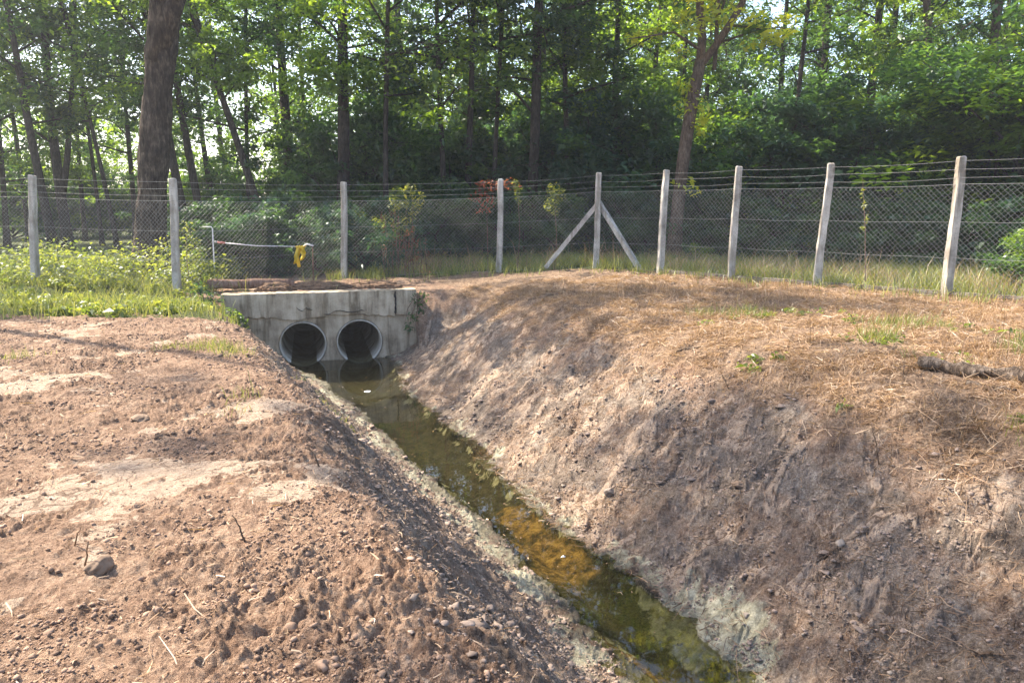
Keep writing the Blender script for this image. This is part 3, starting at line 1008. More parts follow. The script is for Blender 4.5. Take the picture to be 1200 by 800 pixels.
# ---- the trees one can tell apart
def big_tree():
    d = 19.5; px = 183
    x = (px - 600) / FPX * d; y = d * cp
    root = thing('big_tree', 'thick furrowed trunk of the big old tree behind the left fence', 'tree', (x, y, -.12))
    mb = MB()
    N = 90; n = 72; V = []; F = []
    for k in range(N + 1):
        f = k / N; z = -.3 + 12.3 * f
        zz = max(z, 0)
        cx = .075 * zz + .010 * zz * zz * (zz < 9) + (.81 if zz >= 9 else 0) * 1.0; cy = .1 * math.sin(z * .4)
        r0 = (.365 - .03 * f) * (1 + .5 * math.exp(-zz / .45)) * (1 + .05 * math.sin(z * 2.3 + .5) + .03 * math.sin(z * 5.1))
        th = np.arange(n) * 2 * PI / n
        ridge = np.abs(fbm(np.cos(th) * 3.6 + np.sin(th) * 9 + .25 * math.sin(z * 3), np.sin(th) * 3.6 + z * .55 + np.cos(th) * 2, 3, 71, .6))
        lump = fbm(np.cos(th) * 1.2 + 5, np.sin(th) * 1.2 + z * 1.1, 3, 73)
        rr_ = r0 * (1 + .26 * (ridge - .25) + .10 * lump + .06 * fbm(th * 14, z * 9 + 0 * th, 2, 75))
        for a, q in zip(th, rr_): V.append((cx + q * math.cos(a), cy + q * math.sin(a), z))
        if k:
            for j in range(n): F.append(((k - 1) * n + j, (k - 1) * n + (j + 1) % n, k * n + (j + 1) % n, k * n + j))
    mb.add(V, F)
    mb.tube([(.62, 0, 5.2), (1.1, -.1, 6.3), (1.75, -.2, 7.7), (2.6, -.3, 10.5)], [.28, .24, .19, .12], 10, True, 0, .05, 4)
    mb.tube([(.9, 0, 7.2), (-.2, .1, 8.3), (-1.9, .3, 9.9)], [.17, .13, .06], 10, True, 0, .05, 6)
    link('trunk', mb.mesh('trunk', M['bark_big'], True), root)
    cm, lm = CR['airy_c']
    link('crown', cm, root, (.5, 0, 7.6), (0, 0, 1.0), (1.1, 1.1, .8)); link('limbs', lm, root, (.5, 0, 7.6), (0, 0, 1.0), (1.1, 1.1, .8))


big_tree()
T = tree
T(-40, 30, .20, .03, 'airy_a', 3.2, noun='slender dark tree')
T(22, 33, .24, .04, 'airy_b', 2.4, noun='slender dark tree')
T(48, 37, .24, -.02, 'airy_c', 2.0, noun='slender dark tree')
T(112, 38, .22, .03, 'airy_a', 2.2, noun='slender dark tree')
T(170, 37, .26, .02, 'airy_b', 2.6, noun='slender dark tree')
T(-6, 34, .22, -.05, 'airy_b', 3.0, noun='slender dark tree')
T(76, 29, .34, -.10, 'airy_b', 4.4, label='dark trunk leaning left beside the forked pair, left of the big trunk', H=13)
T(92, 31, .42, -.02, 'airy_a', 5.0, label='dark tree forking into a narrow V above the weeds, left of the big trunk', fork=[(.17, 8, 1.3)], H=13, wob=.2)
T(131, 34, .18, -.02, 'airy_c', 4.4, noun='thin dark tree')
T(149, 30, .18, -.13, 'airy_b', 4.6, noun='thin leaning tree')
T(232, 28, .36, -.12, 'airy_b', 4.4, label='dark trunk leaning left, first of the close pair right of the big trunk', H=13)
T(250, 28.6, .32, -.10, 'airy_c', 4.6, label='dark trunk of the close pair right of the big trunk, the one farther from it', H=13)
T(326, 27, .30, -.27, 'airy_a', 4.8, label='dark trunk leaning strongly left above the white bent pipe', H=12)
T(349, 31, .50, .0, 'airy_c', 3.4, label='broad dark leafy trunk above the yellow rag', H=14)
T(405, 26, .48, .05, 'airy_a', 4.6, label='straight dark trunk rising behind the white culvert post', H=14)
T(300, 30, .20, .04, 'airy_b', 3.0, noun='slender dark tree')
T(456, 25, .20, .03, 'airy_b', 4.8, noun='slender dark tree')
T(525, 25.5, .20, -.02, 'dense_a', 4.2, label='left one of the slim twin trunks above the rusty creeper', H=14)
T(548, 26, .24, .03, 'airy_b', 5.0, label='right one of the slim twin trunks above the rusty creeper', H=14)
T(577, 26, .18, .04, 'airy_b', 5.4, noun='slender dark tree')
T(620, 25.5, .40, .04, 'dense_a', 5.0, label='stout dark trunk left of the brace with foliage round it', H=14)
T(712, 27.5, .28, .02, 'airy_a', 4.6, label='dark trunk straight above the braced corner post', H=14)
T(748, 33, .16, .05, 'airy_a', 5.0, noun='slender dark tree')
T(668, 26, .17, -.05, 'airy_b', 3.6, noun='slender dark tree')
T(785, 36, .28, .03, 'airy_a', 4.4, noun='slender dark tree')
T(905, 25.5, .20, .06, 'airy_b', 6.0, noun='slender dark tree')
T(942, 31, .40, .01, 'airy_c', 5.6, label='straight dark trunk above the gap between the two leaning posts', H=14)
T(990, 32, .48, .04, 'airy_a', 6.0, label='stout dark trunk leaning right, above the strongly leaning post', H=14)
T(1092, 29, .42, -.16, 'airy_b', 6.0, mat='bark_warm', label='brown trunk leaning left high above the bay beside the nearest post', H=14)
T(1128, 30, .50, -.01, 'airy_c', 6.2, mat='bark_warm', label='upright reddish brown trunk above the nearest post', H=14)
T(1180, 33, .30, -.04, 'airy_a', 4.6, noun='slender dark tree')
T(1050, 37, .28, .02, 'airy_a', 4.6, noun='slender dark tree')
T(1245, 31, .34, -.02, 'fresh_d', 4.0, noun='slender dark tree')
# forked, yellow-leaved tree close behind the fence
def forked_tree():
    d = 21.5; px = 791
    x = (px - 600) / FPX * d; y = d * cp
    root = thing('forked_tree', 'slim brown tree forking high up with yellowing leaves behind the fence', 'tree', (x, y, .0))
    mb = MB()
    P = lambda a, b, dd=d: Vector(atd(a, b, dd)) - Vector((x, y, 0))
    mb.tube([P(789, 300), P(793, 255), P(799, 200), P(806, 150), P(814, 105), P(821, 72)], [.24, .19, .185, .18, .175, .16], 12, True, 0, .05, 2)
    mb.tube([P(820, 78), P(838, 55, d - .2), P(858, 25, d - .3), P(880, -15, d - .4), P(905, -60, d - .4)], [.12, .11, .10, .085, .06], 9, True, 0, .05, 3)
    mb.tube([P(820, 80), P(823, 45), P(820, 10), P(822, -50), P(815, -110)], [.14, .13, .115, .10, .06], 9, True, 0, .05, 4)
    mb.tube([P(855, 30, d - .3), P(880, 32, d - .6), P(905, 38, d - .9)], [.04, .03, .01], 6, False)
    mb.tube([P(822, 60), P(790, 38, d - .5), P(750, 44, d - .9), P(735, 46, d - 1)], [.05, .035, .02, .008], 6, False)
    link('trunk', mb.mesh('trunk', M['bark_warm'], True), root)
    cm, lm = CR['sparse_y']
    c = P(840, 20)
    link('crown', cm, root, (c.x, c.y, c.z - 1.2), (0, 0, .4), (1.15, 1.15, .9)); link('limbs', lm, root, (c.x, c.y, c.z - 1.2), (0, 0, .4), (1.15, 1.15, .9))
    C = [P(*q) for q in ((800, 128), (818, 125), (808, 110), (822, 140), (800, 215), (812, 225), (745, 46), (765, 40), (850, 28), (800, 20), (838, 18), (805, 100), (870, 30), (890, 22), (905, 36), (880, 52), (860, 10), (830, 5), (795, 60), (815, 150), (818, 128))]
    V, F, Tn = leaf_cloud(np.array(C), np.array([.36, .34, .26]), 30, .17, rg(88), .7)
    link('leaves', np_mesh('leaves', V, F, M['leaf_yellow'], {'tone': Tn}), root)


forked_tree()

# two unseen trees added left of the frame to shade the soil and banks
T(0, 12.5, .20, .0, 'airy_a', 14.5, H=24, scale=1.25, label='unseen tall tree added left of the frame to shade the right bank', group='trees in the left field').location = (-13.4, 13.6, -.1)
T(1, 17, .30, .0, 'sparse_g', 5.0, H=14, label='unseen tree added farther left of the frame to dapple the soil', group='trees in the left field').location = (-18.5, 17.5, -.1)
# ---- deeper rows
rr = rg(404)
for row, (d0, n) in enumerate(((40, 13), (47, 14))):
    for k in range(n):
        px = -80 + 1380 * (k + rr.uniform(.15, .85)) / n
        d = d0 + rr.uniform(-2.5, 2.5)
        side = px < 330
        if side and rr.random() < .5: continue
        cr = rr.choice(['airy_a', 'airy_b', 'airy_c'] if (px < 470 or px > 830) else ['dense_a', 'dense_b', 'airy_b'])
        T(px, d, rr.uniform(.2, .38), rr.uniform(-.07, .07), str(cr), rr.uniform(2.4, 5.0) if not side else rr.uniform(3.5, 5.5), H=15, scale=rr.uniform(.95, 1.25), noun='inner wood tree', wob=.2)
# ---- understorey
U = [(-30, 33, 'bush_c', 1.0), (30, 40, 'bush_c', 1.1), (85, 41, 'bush_c', .9), (130, 43, 'bush_c', 1.2), (395, 29, 'bush_a', 1.1), (430, 27, 'bush_a', 1.15), (470, 28, 'bush_a', 1.2), (505, 30, 'bush_a', 1.35), (545, 27.5, 'bush_a', 1.2), (585, 29, 'bush_b', 1.15),
     (640, 27.5, 'bush_b', 1.3), (680, 27, 'bush_b', 1.35), (720, 28, 'bush_b', 1.45), (760, 28.5, 'bush_a', 1.4), (850, 28, 'bush_c', 1.3), (885, 26, 'bush_b', 1.25), (925, 26.5, 'bush_b', 1.35),
     (965, 27, 'bush_a', 1.35), (1005, 26, 'bush_b', 1.3), (1045, 25.5, 'bush_b', 1.25), (1095, 25, 'bush_d', 1.05), (1150, 23.5, 'bush_d', 1.35), (1205, 22.5, 'bush_d', 1.5), (1270, 21, 'bush_d', 1.5),
     (560, 35, 'bush_a', 1.6), (660, 36, 'bush_a', 1.7), (760, 37, 'bush_a', 1.7), (860, 36, 'bush_c', 1.7), (960, 36, 'bush_c', 1.7), (1060, 35, 'bush_c', 1.7), (1160, 34, 'bush_c', 1.7), (470, 36, 'bush_a', 1.5), (400, 38, 'bush_c', 1.5),
     (340, 33, 'bush_c', .95), (280, 34, 'bush_c', .9), (250, 42, 'bush_c', 1.2), (180, 42, 'bush_c', 1.0)]
NN = {'bush_a': 'dark bushy understorey shrub', 'bush_b': 'bluish green bushy shrub', 'bush_c': 'mid green bushy shrub', 'bush_d': 'fresh green layered bush with drooping sprays'}
for (px, d, c, s) in U:
    bush(px, d, c, s, NN[c], group='understorey bushes of the wood')
S = [(262, 19.2, 'shrub_a', .85), (290, 19.6, 'shrub_a', .95), (318, 19.8, 'shrub_a', .95), (345, 20.0, 'shrub_a', .9), (374, 20.3, 'shrub_a', .85), (245, 22.5, 'shrub_a', 1.0), (275, 22, 'shrub_a', 1.1), (300, 23, 'shrub_a', 1.2), (325, 22, 'shrub_a', 1.15), (352, 23, 'shrub_a', 1.2), (378, 22, 'shrub_a', 1.1), (520, 24, 'shrub_a', 1.2), (560, 24.5, 'shrub_a', 1.3), (610, 24, 'shrub_a', 1.15),
     (655, 24, 'shrub_a', 1.1), (740, 23.5, 'shrub_a', 1.2), (830, 23, 'shrub_a', 1.2), (880, 22, 'shrub_a', 1.1), (920, 21, 'shrub_c', .7), (960, 20.5, 'shrub_a', 1.0), (1000, 20, 'shrub_c', .75), (1040, 19.5, 'shrub_a', 1.0),
     (1090, 19, 'shrub_a', 1.0), (1150, 18.5, 'shrub_a', 1.05), (480, 24, 'shrub_a', 1.2), (440, 23, 'shrub_a', 1.2)]
for (px, d, c, s) in S:
    bush(px, d, c, s, {'shrub_a': 'low dark shrub', 'shrub_c': 'low bluish shrub'}[c], group='low shrubs behind the fence', cat='shrub', name='shrub')
bush(430, 19.9, 'shrub_c', 1.15, '', label='grey-green bush just right of the white post behind the culvert', group=None, cat='bush')
bush(812, 19.6, 'shrub_b', .42, '', label='small leafy plant at the foot of the forked tree', group=None, cat='plant', name='plant')
bush(1196, 14.2, 'shrub_b', .8, '', label='green bush right of the nearest post at the picture edge', group=None)

# far wood: one mass
def far_wood():
    r = rg(77)
    C = []
    for k in range(1100):
        px = r.uniform(-150, 1350); d = r.uniform(54, 66)
        lim = 11
        z = r.uniform(0, lim) if px > 300 else r.uniform(0, 1) ** 1.4 * 9
        C.append(((px - 600) / FPX * d, d, z))
    V, F, Tn = leaf_cloud(C, np.array([1.5, 1.2, .9]), 34, .42, r, .8)
    tag(link('far_wood', np_mesh('far_wood', V, F, [M['leaf_fresh']], {'tone': Tn})), 'far green wood seen between the trunks', 'wood', None, 'stuff')


far_wood()

# ------------------------------------------------------------------ grass, weeds, straw
def blades(P, h, w, rng, lean=.35, segs=2, tone_mu=.5, dirs=None):
    """upright or lying ribbons: P (n,3), h length, w width"""
    n = len(P)
    th = rng.random(n) * 2 * PI
    d = np.c_[np.cos(th), np.sin(th), np.zeros(n)]
    ln = h * np.exp(rng.normal(0, .3, n))
    lz = np.abs(rng.normal(lean, lean * .45, n))
    side = np.c_[-np.sin(th), np.cos(th), np.zeros(n)] * (w * .5)
    t2 = rng.random(n) * 2 * PI
    side = (np.c_[np.cos(t2), np.sin(t2), np.zeros(n)]) * (w * .5)
    a = P; m = P + d * (ln * lz * .35)[:, None] + np.array([0, 0, 1]) * (ln * .55)[:, None]
    e = P + d * (ln * lz)[:, None] + np.array([0, 0, 1]) * (ln * np.clip(1 - .35 * lz, .2, 1))[:, None]
    V = np.stack([a - side, a + side, m - side * .8, m + side * .8, e - side * .15, e + side * .15], 1).reshape(-1, 3)
    b = np.arange(n)[:, None] * 6
    F = np.concatenate([b + np.array([[0, 1, 3, 2]]), b + np.array([[2, 3, 5, 4]])])
    t = np.clip(rng.normal(tone_mu, .22, n), 0, 1)
    return V, F, np.repeat(t, 6)


def lying(P, h, w, rng, tone_mu=.5, tilt=.18, N=None):
    n = len(P)
    th = rng.random(n) * 2 * PI
    ln = h * np.exp(rng.normal(0, .45, n))
    d = np.c_[np.cos(th), np.sin(th), rng.normal(0, tilt, n)]
    s = np.c_[-np.sin(th), np.cos(th), rng.normal(0, .6, n)] * (w * .5)
    c = np.c_[rng.normal(0, .10, n), rng.normal(0, .10, n), np.abs(rng.normal(.05, .06, n))] * ln[:, None]
    a = P - d * (ln * .5)[:, None]; m = P + c; e = P + d * (ln * .5)[:, None]
    V = np.stack([a - s, a + s, m - s, m + s, e - s * .4, e + s * .4], 1).reshape(-1, 3)
    b = np.arange(n)[:, None] * 6
    F = np.concatenate([b + np.array([[0, 1, 3, 2]]), b + np.array([[2, 3, 5, 4]])])
    t = np.clip(rng.normal(tone_mu, .24, n), 0, 1)
    return V, F, np.repeat(t, 6)


def scatter(n, x0, x1, y0, y1, rng, pick, dens=None):
    """n points on the land chosen by pick(K,x,y) probability; dens: power for more points near the camera"""
    X = []; Y = []; Z = []
    got = 0; tries = 0
    while got < n and tries < 60:
        tries += 1
        m = 40000
        x = rng.uniform(x0, x1, m)
        y = rng.uniform(y0, y1, m) if not dens else y0 + (y1 - y0) * rng.random(m) ** dens
        if dens:
            x = x * (y + 1.0) / (y1 + 1.0)
        z, K = terrain(x, y)
        p = pick(K, x, y)
        k = rng.random(m) < p
        X.append(x[k]); Y.append(y[k]); Z.append(z[k]); got += k.sum()
    X = np.concatenate(X)[:n]; Y = np.concatenate(Y)[:n]; Z = np.concatenate(Z)[:n]
    return np.c_[X, Y, Z]


def join(parts):
    V = []; F = []; T_ = []; o = 0
    for v, f, t in parts:
        V.append(v); F.append(f + o); T_.append(t); o += len(v)
    return np.concatenate(V), np.concatenate(F), np.concatenate(T_)


def stuff(name, parts, mat, label):
    V, F, Tn = join(parts)
    return tag(link(name, np_mesh(name, V, F, mat, {'tone': Tn})), label, name.replace('_', ' '), None, 'stuff')


r = rg(900)
def patch(x, y, s, seed): return ss(-.05, .35, fbm(x * s, y * s, 2, seed))
# lush weeds in front of and behind the left fence
pw = scatter(430, -14, -4.6, 11.0, 21, r, lambda K, x, y: (K['green'] > .5) * (.35 + .65 * patch(x, y, .8, 201)) * (1 - (np.abs(K['behind'] + 1.1) < .5)) * (K['a'] < -.1 + 9 * (K['q'] > 2.5)))
hgt = .12 + .42 * ss(-.5, 1.5, behind_fence(pw[:, 0], pw[:, 1])) * (.5 + r.random(len(pw)))
Cw = np.repeat(pw, 2, 0); Cw[:, 2] += np.repeat(hgt, 2) * r.uniform(.3, 1.0, len(Cw))
Rw = np.repeat(np.c_[hgt * .7 + .1, hgt * .7 + .1, hgt * .5 + .04], 2, 0)
wl1 = leaf_cloud(Cw, Rw, 22, .095, r, .6, .55, .22, aspect=1.9)
pw = scatter(150, 2.5, 9, 3.6, 11, r, lambda K, x, y: (K['straw'] > .5) * ss(.1, .4, fbm(x * .8 + 2, y * .8, 2, 225)))
pw[:, 2] += .05
wl2 = leaf_cloud(pw, np.array([.10, .10, .05]), 16, .05, r, .6, .5, .2)
stuff('undergrowth', [wl1, wl2], M['weed'], 'lush yellow-green weeds in front of and behind the left fence')
pg = scatter(26000, -16, -4.2, 11.0, 24, r, lambda K, x, y: K['green'] * (.25 + .75 * patch(x, y, 1.1, 203)) * (1 - (np.abs(K['behind'] + 1.1) < .5)))
g1 = blades(pg, .24, .012, r, .45, tone_mu=.5)
pg = scatter(56000, -4.6, 16, 11.0, 25, r, lambda K, x, y: K['green'] * (.15 + .85 * patch(x, y, 1.0, 207)))
g2 = blades(pg, .25, .011, r, .5, tone_mu=.55)
pg = scatter(5000, 2.5, 9, 3.5, 11, r, lambda K, x, y: (K['straw'] > .4) * ss(.15, .4, fbm(x * .8, y * .8, 2, 209)))
g3 = blades(pg, .14, .006, r, .5, tone_mu=.35)
pg = scatter(1400, -6, -1, 3, 11, r, lambda K, x, y: ss(.35, .55, fbm(x * .7 + 5, y * .7, 2, 211)) * (K['mid'] < -.3))
g4 = blades(pg, .10, .005, r, .5, tone_mu=.45)
stuff('grass', [g1, g2, g3, g4], M['grass'], 'yellow-green grass along both sides of the fence')
# tall pale grass behind the right-hand fence
pd = scatter(2600, 3.5, 15, 12.5, 21, r, lambda K, x, y: ss(.2, .7, K['behind']) * (1 - ss(2.5, 4.5, K['behind'])) * (.15 + .85 * patch(x, y, 1.0, 213)))
d1 = blades(pd, .40, .007, r, .4, tone_mu=.55)
pd = scatter(600, -4, 3, 17.5, 21, r, lambda K, x, y: ss(.1, .6, K['behind']) * patch(x, y, 1.2, 215))
d2 = blades(pd, .5, .009, r, .35, tone_mu=.45)
# straw litter lying on the right bank
ps = scatter(95000, -14, 16, 2.2, 17, r, lambda K, x, y: K['straw'] * (.06 + .94 * ss(-.1, .2, fbm(x * 1.7, y * 1.7, 4, 217, .65))) * (~K['left']), .8)
ps[:, 2] += .012
d3 = lying(ps, .14, .0042, r, .42, .34)
ps = scatter(9000, -14, 16, 2.2, 17, r, lambda K, x, y: (~K['left']) * K['slope'] * (.15 + .6 * patch(x, y, 1.3, 231)), .8)
ps[:, 2] += .008
d4 = lying(ps, .11, .0045, r, .12)
ps = scatter(3500, -14, 4, 2.0, 12, r, lambda K, x, y: K['left'] * (K['mid'] < -.2) * .5, .9)
ps[:, 2] += .006
d5 = lying(ps, .06, .004, r, .5)
ps = scatter(11000, -14, 16, 3.5, 15, r, lambda K, x, y: (K['straw'] > .5) * (~K['left']) * patch(x, y, .9, 219), .8)
d6 = blades(ps, .13, .0042, r, 1.0, tone_mu=.38)
ps = scatter(700, -14, 16, 3.0, 15, r, lambda K, x, y: (~K['left']) * ((K['straw'] > .4) | (K['slope'] > .3) * (K['tr'] > .6)) * patch(x, y, .9, 221), .8)
d7 = blades(ps, .30, .006, r, .5, tone_mu=.1)
stuff('dry_grass', [d1, d2, d3, d4, d5, d6, d7], M['drygrass'], 'dry mown straw and pale stalks on the right bank')

# ------------------------------------------------------------------ clods and pebbles
def lumps(P, size, rng, mat, name, label, sub=2, flat=.7, ns=.24):
    import bmesh
    bm = bmesh.new(); bmesh.ops.create_icosphere(bm, subdivisions=sub, radius=1)
    bv = np.array([v.co[:] for v in bm.verts]); bf = np.array([[v.index for v in f.verts] for f in bm.faces]); bm.free()
    n = len(P); k = len(bv)
    s = size
    th = rng.random(n) * 2 * PI
    c, sn = np.cos(th), np.sin(th)
    sc3 = np.c_[rng.uniform(.7, 1.35, n), rng.uniform(.7, 1.35, n), rng.uniform(.5, 1.0, n) * flat * 1.2]
    rad = 1 + rng.normal(0, ns, (n, k))
    # a couple of flat cuts for an angular look
    V = bv[None] * rad[:, :, None]
    for j in range(3):
        nn = rng.normal(size=(n, 3)); nn /= np.linalg.norm(nn, axis=1)[:, None]
        dd = np.einsum('nkj,nj->nk', V, nn); over = np.clip(dd - .72, 0, None)
        V = V - over[:, :, None] * nn[:, None, :]
    V = V * sc3[:, None, :] * s[:, None, None]
    W = V.copy(); W[:, :, 0] = V[:, :, 0] * c[:, None] - V[:, :, 1] * sn[:, None]; W[:, :, 1] = V[:, :, 0] * sn[:, None] + V[:, :, 1] * c[:, None]
    W += P[:, None, :] + np.array([0, 0, 1]) * (s * .22)[:, None, None]
    F = (bf[None] + (np.arange(n) * k)[:, None, None]).reshape(-1, 3)
    return tag(link(name, np_mesh(name, W.reshape(-1, 3), F, mat, None, False)), label, name.replace('_', ' '), None, 'stuff')


pl = lambda K, x, y: K['left'] * (K['mid'] < -.15) * (1 - .8 * K['clay']) * (1 - .6 * K['slope']) * (K['green'] < .4) * (.06 + .94 * ss(-.05, .15, fbm(x * 1.6, y * 1.6, 4, 301, .65)))
pc = scatter(42000, -16, 6, 1.9, 11, r, pl, 1.25)
sz = np.clip(np.exp(r.normal(-5.1, .5, len(pc))), .003, .022) * (.6 + .06 * pc[:, 1])
lumps(pc, sz, r, M['clod'], 'soil_crumbs', 'fine brown soil crumbs strewn over the left bank', 1, .8, .28)
pc = scatter(450, -16, 6, 1.9, 11, r, pl, 1.25)
sz = np.clip(np.exp(r.normal(-4.3, .45, len(pc))), .008, .040) * (.6 + .06 * pc[:, 1])
lumps(pc, sz, r, M['clod'], 'soil_clods', 'broken brown soil clods on the left bank', 2, .7, .30)
pr = lambda K, x, y: K['slope'] * (K['mid'] < -.05) * (.08 + .92 * ss(-.05, .15, fbm(x * 1.9, y * 1.9, 4, 303, .65)))
pc = scatter(30000, -14, 14, 2.2, 12, r, pr, 1.1)
sz = np.clip(np.exp(r.normal(-5.1, .5, len(pc))), .003, .024) * (.6 + .06 * pc[:, 1])
lumps(pc, sz, r, M['greyclod'], 'bank_crumbs', 'crumbs of earth on the ditch slopes', 1, .8, .28)
pc = scatter(1500, -14, 14, 2.2, 12, r, pr, 1.1)
sz = np.clip(np.exp(r.normal(-4.2, .45, len(pc))), .008, .045) * (.6 + .06 * pc[:, 1])
lumps(pc, sz, r, M['greyclod'], 'bank_rubble', 'flat broken flakes of dried earth on the ditch slopes', 2, .40, .28)
pc = scatter(350, -14, 14, 2.2, 12, r, lambda K, x, y: (K['mid'] < .15) * (K['mid'] > -.8) * (K['slope'] > -1), 1.1)
sz = np.clip(np.exp(r.normal(-4.5, .5, len(pc))), .005, .035) * (.6 + .06 * pc[:, 1])
lumps(pc, sz, r, M['pale_stone'], 'pebbles', 'pale pebbles along the water edge', 2)

# ------------------------------------------------------------------ separate small things
def stick(name, pts, r0, mat, label, cat='stick', group=None, side=0):
    b = Vector(pts[0])
    mb = MB()
    P = [Vector(p) - b for p in pts]
    N = 7
    Q = []
    for k in range(N):
        f = k / (N - 1) * (len(P) - 1); i = min(int(f), len(P) - 2)
        Q.append(P[i].lerp(P[i + 1], f - i) + Vector([random.uniform(-1, 1) * r0 * .9 for _ in range(3)]))
    mb.tube(Q, [r0 * (1.1 - .6 * k / (N - 1)) for k in range(N)], 6, True, 0, .15, 3)
    for j in range(side):
        i = random.randint(2, N - 2); L = (P[-1] - P[0]).length * random.uniform(.15, .35)
        dv = Vector((random.uniform(-1, 1), random.uniform(-1, 1), random.uniform(.1, .9))).normalized() * L
        mb.tube([Q[i], Q[i] + dv * .5 + Vector((0, 0, .01)), Q[i] + dv], [r0 * .5, r0 * .4, r0 * .15], 5, False)
    o = link(name, mb.mesh(name, M[mat], True), None, b)
    return tag(o, label, cat, group)


def g_at(px, py):
    """land point under a photo pixel: march along the sight line"""
    kx, ky = (px - 600) / FPX, (400 - py) / FPX
    dr = np.array([kx, cp + ky * sp, -sp + ky * cp])
    ds = np.linspace(1.5, 30, 1400)
    x = dr[0] * ds; y = dr[1] * ds; z = CAMZ + dr[2] * ds
    h = terrain(x, y)[0]
    i = int(np.argmax(z < h))
    return Vector((x[i], y[i], h[i]))


def g_stick(a, b, r0, mat, label, lift=.012, liftb=None, name='stick', cat='stick', side=1, group=None):
    A = g_at(*a); B = g_at(*b); Mx = (A + B) / 2
    liftb = lift if liftb is None else liftb
    pts = [A + Vector((0, 0, lift)), Mx + Vector((0, 0, max(0, gz(Mx.x, Mx.y) - Mx.z) + (lift + liftb) / 2)), B + Vector((0, 0, liftb))]
    return stick(name, pts, r0, mat, label, cat, group, side)


def u_stick(a, top, r0, mat, label, name='twig', cat='twig', side=1):
    """stick standing in the soil at pixel a whose tip is at pixel top"""
    A = g_at(*a); d = A.y * cp - (A.z - CAMZ) * sp
    B = Vector(atd(top[0], top[1], d - .02))
    return stick(name, [A - Vector((0, 0, .04)), A.lerp(B, .5), B], r0, mat, label, cat, None, side)


g_stick((620, 352), (657, 345), .022, 'twig', 'short thick stick lying below the braced corner post', name='stick')
g_stick((785, 417), (822, 408), .012, 'rot', 'thin dark stick on the right bank below the leaning posts')
g_stick((740, 320), (800, 328), .02, 'rot', 'dark stick lying at the foot of the right brace')
g_stick((1040, 425), (1070, 455), .012, 'twig', 'grey stick left of the rotten log', side=2)
g_stick((960, 660), (1010, 628), .006, 'twig', 'thin twig on the grey slope at lower right')
g_stick((1100, 780), (1190, 770), .010, 'twig', 'forked stick at the lower right corner', side=2)
u_stick((1032, 545), (1022, 500), .006, 'twig', 'upright dry twig at the straw edge of the right bank', side=2)
u_stick((98, 668), (104, 634), .005, 'drygrass', 'pale straw stalk standing by the round stone', side=0)
u_stick((86, 640), (94, 618), .004, 'drygrass', 'short pale stalk behind the round stone', side=0)
u_stick((378, 548), (362, 524), .006, 'twig', 'dark stub of a twig near the left ditch edge', side=1)
u_stick((290, 632), (272, 602), .005, 'twig', 'brown twig stuck in the soil of the left bank', side=0)
u_stick((855, 455), (845, 438), .006, 'twig', 'small dark twig at the top of the grey right slope', side=1)

# round stone in the soil
def rock(name, px, py, s, mat, label, cat='stone', fl=.75, sink=.3, seed=0):
    p = g_at(px, py)
    import bmesh
    bm = bmesh.new(); bmesh.ops.create_icosphere(bm, subdivisions=4, radius=1)
    rr_ = rg(seed + 5)
    V = np.array([v.co[:] for v in bm.verts])
    nz = fbm(V[:, 0] * 1.3 + seed, V[:, 1] * 1.3 + V[:, 2] * 1.1, 3, seed + 9) * .28 + fbm(V[:, 0] * 5 + V[:, 2] * 3, V[:, 1] * 5, 2, seed) * .07
    for j in range(5):
        nn = rr_.normal(size=3); nn /= np.linalg.norm(nn)
        V = V - np.clip(V @ nn - .74, 0, None)[:, None] * nn * .85
    V = V * (1 + nz)[:, None] * np.array([s[0], s[1], s[2]])
    for v, c in zip(bm.verts, V): v.co = c
    me = bpy.data.meshes.new(name); bm.to_mesh(me); bm.free(); me.materials.append(M[mat])
    me.polygons.foreach_set('use_smooth', [True] * len(me.polygons))
    return tag(link(name, me, None, p + Vector((0, 0, s[2] * (1 - 2 * sink))), (0, 0, .4 + seed)), label, cat)


rock('stone', 116, 668, (.068, .052, .045), 'stone', 'rounded brown stone half sunk in the left bank soil', sink=.32, seed=1)
rock('stone', 165, 492, (.08, .06, .03), 'stone', 'flat brownish stone in the middle of the left bank', sink=.35, seed=2)
rock('stone', 714, 580, (.06, .045, .04), 'pale_stone', 'small pale stone on the right slope above the water', sink=.2, seed=3)
rock('stone', 985, 640, (.05, .04, .03), 'pale_stone', 'small grey stone low on the right slope', sink=.2, seed=4)
rock('stone', 866, 570, (.07, .06, .035), 'stone', 'brownish stone sunk in the middle of the right slope', sink=.3, seed=6)

# rotten log on the right bank
def log():
    A = g_at(1076, 432); B = g_at(1225, 452)
    A.z += .05; B.z += .05
    root = None
    mb = MB()
    N = 18; Q = []; R_ = []
    for k in range(N):
        f = k / (N - 1)
        Q.append(A.lerp(B, f) - A + Vector((0, .02 * math.sin(f * 9), .015 * math.sin(f * 13)))); R_.append(.058 * (1 + .30 * math.sin(f * 17 + 1)) * (.75 if k in (0, N - 1) else 1))
    mb.tube(Q, R_, 12, True, 0, .30, 8)
    o = link('fallen_log', mb.mesh('fallen_log', M['rot'], True), None, A)
    tag(o, 'rotten pale-barked log lying in the straw at the right edge', 'log')
    for k, (px, py, qx, qy) in enumerate(((1082, 422, 1122, 430), (1130, 452, 1190, 462), (1160, 428, 1215, 436))):
        g_stick((px, py), (qx, qy), .022, 'rot', ['broken dark piece of wood at the left end of the rotten log', 'dark broken piece of wood in front of the rotten log', 'dark broken piece of wood behind the rotten log'][k], .02, name='wood_piece', cat='wood piece', side=0)


log()

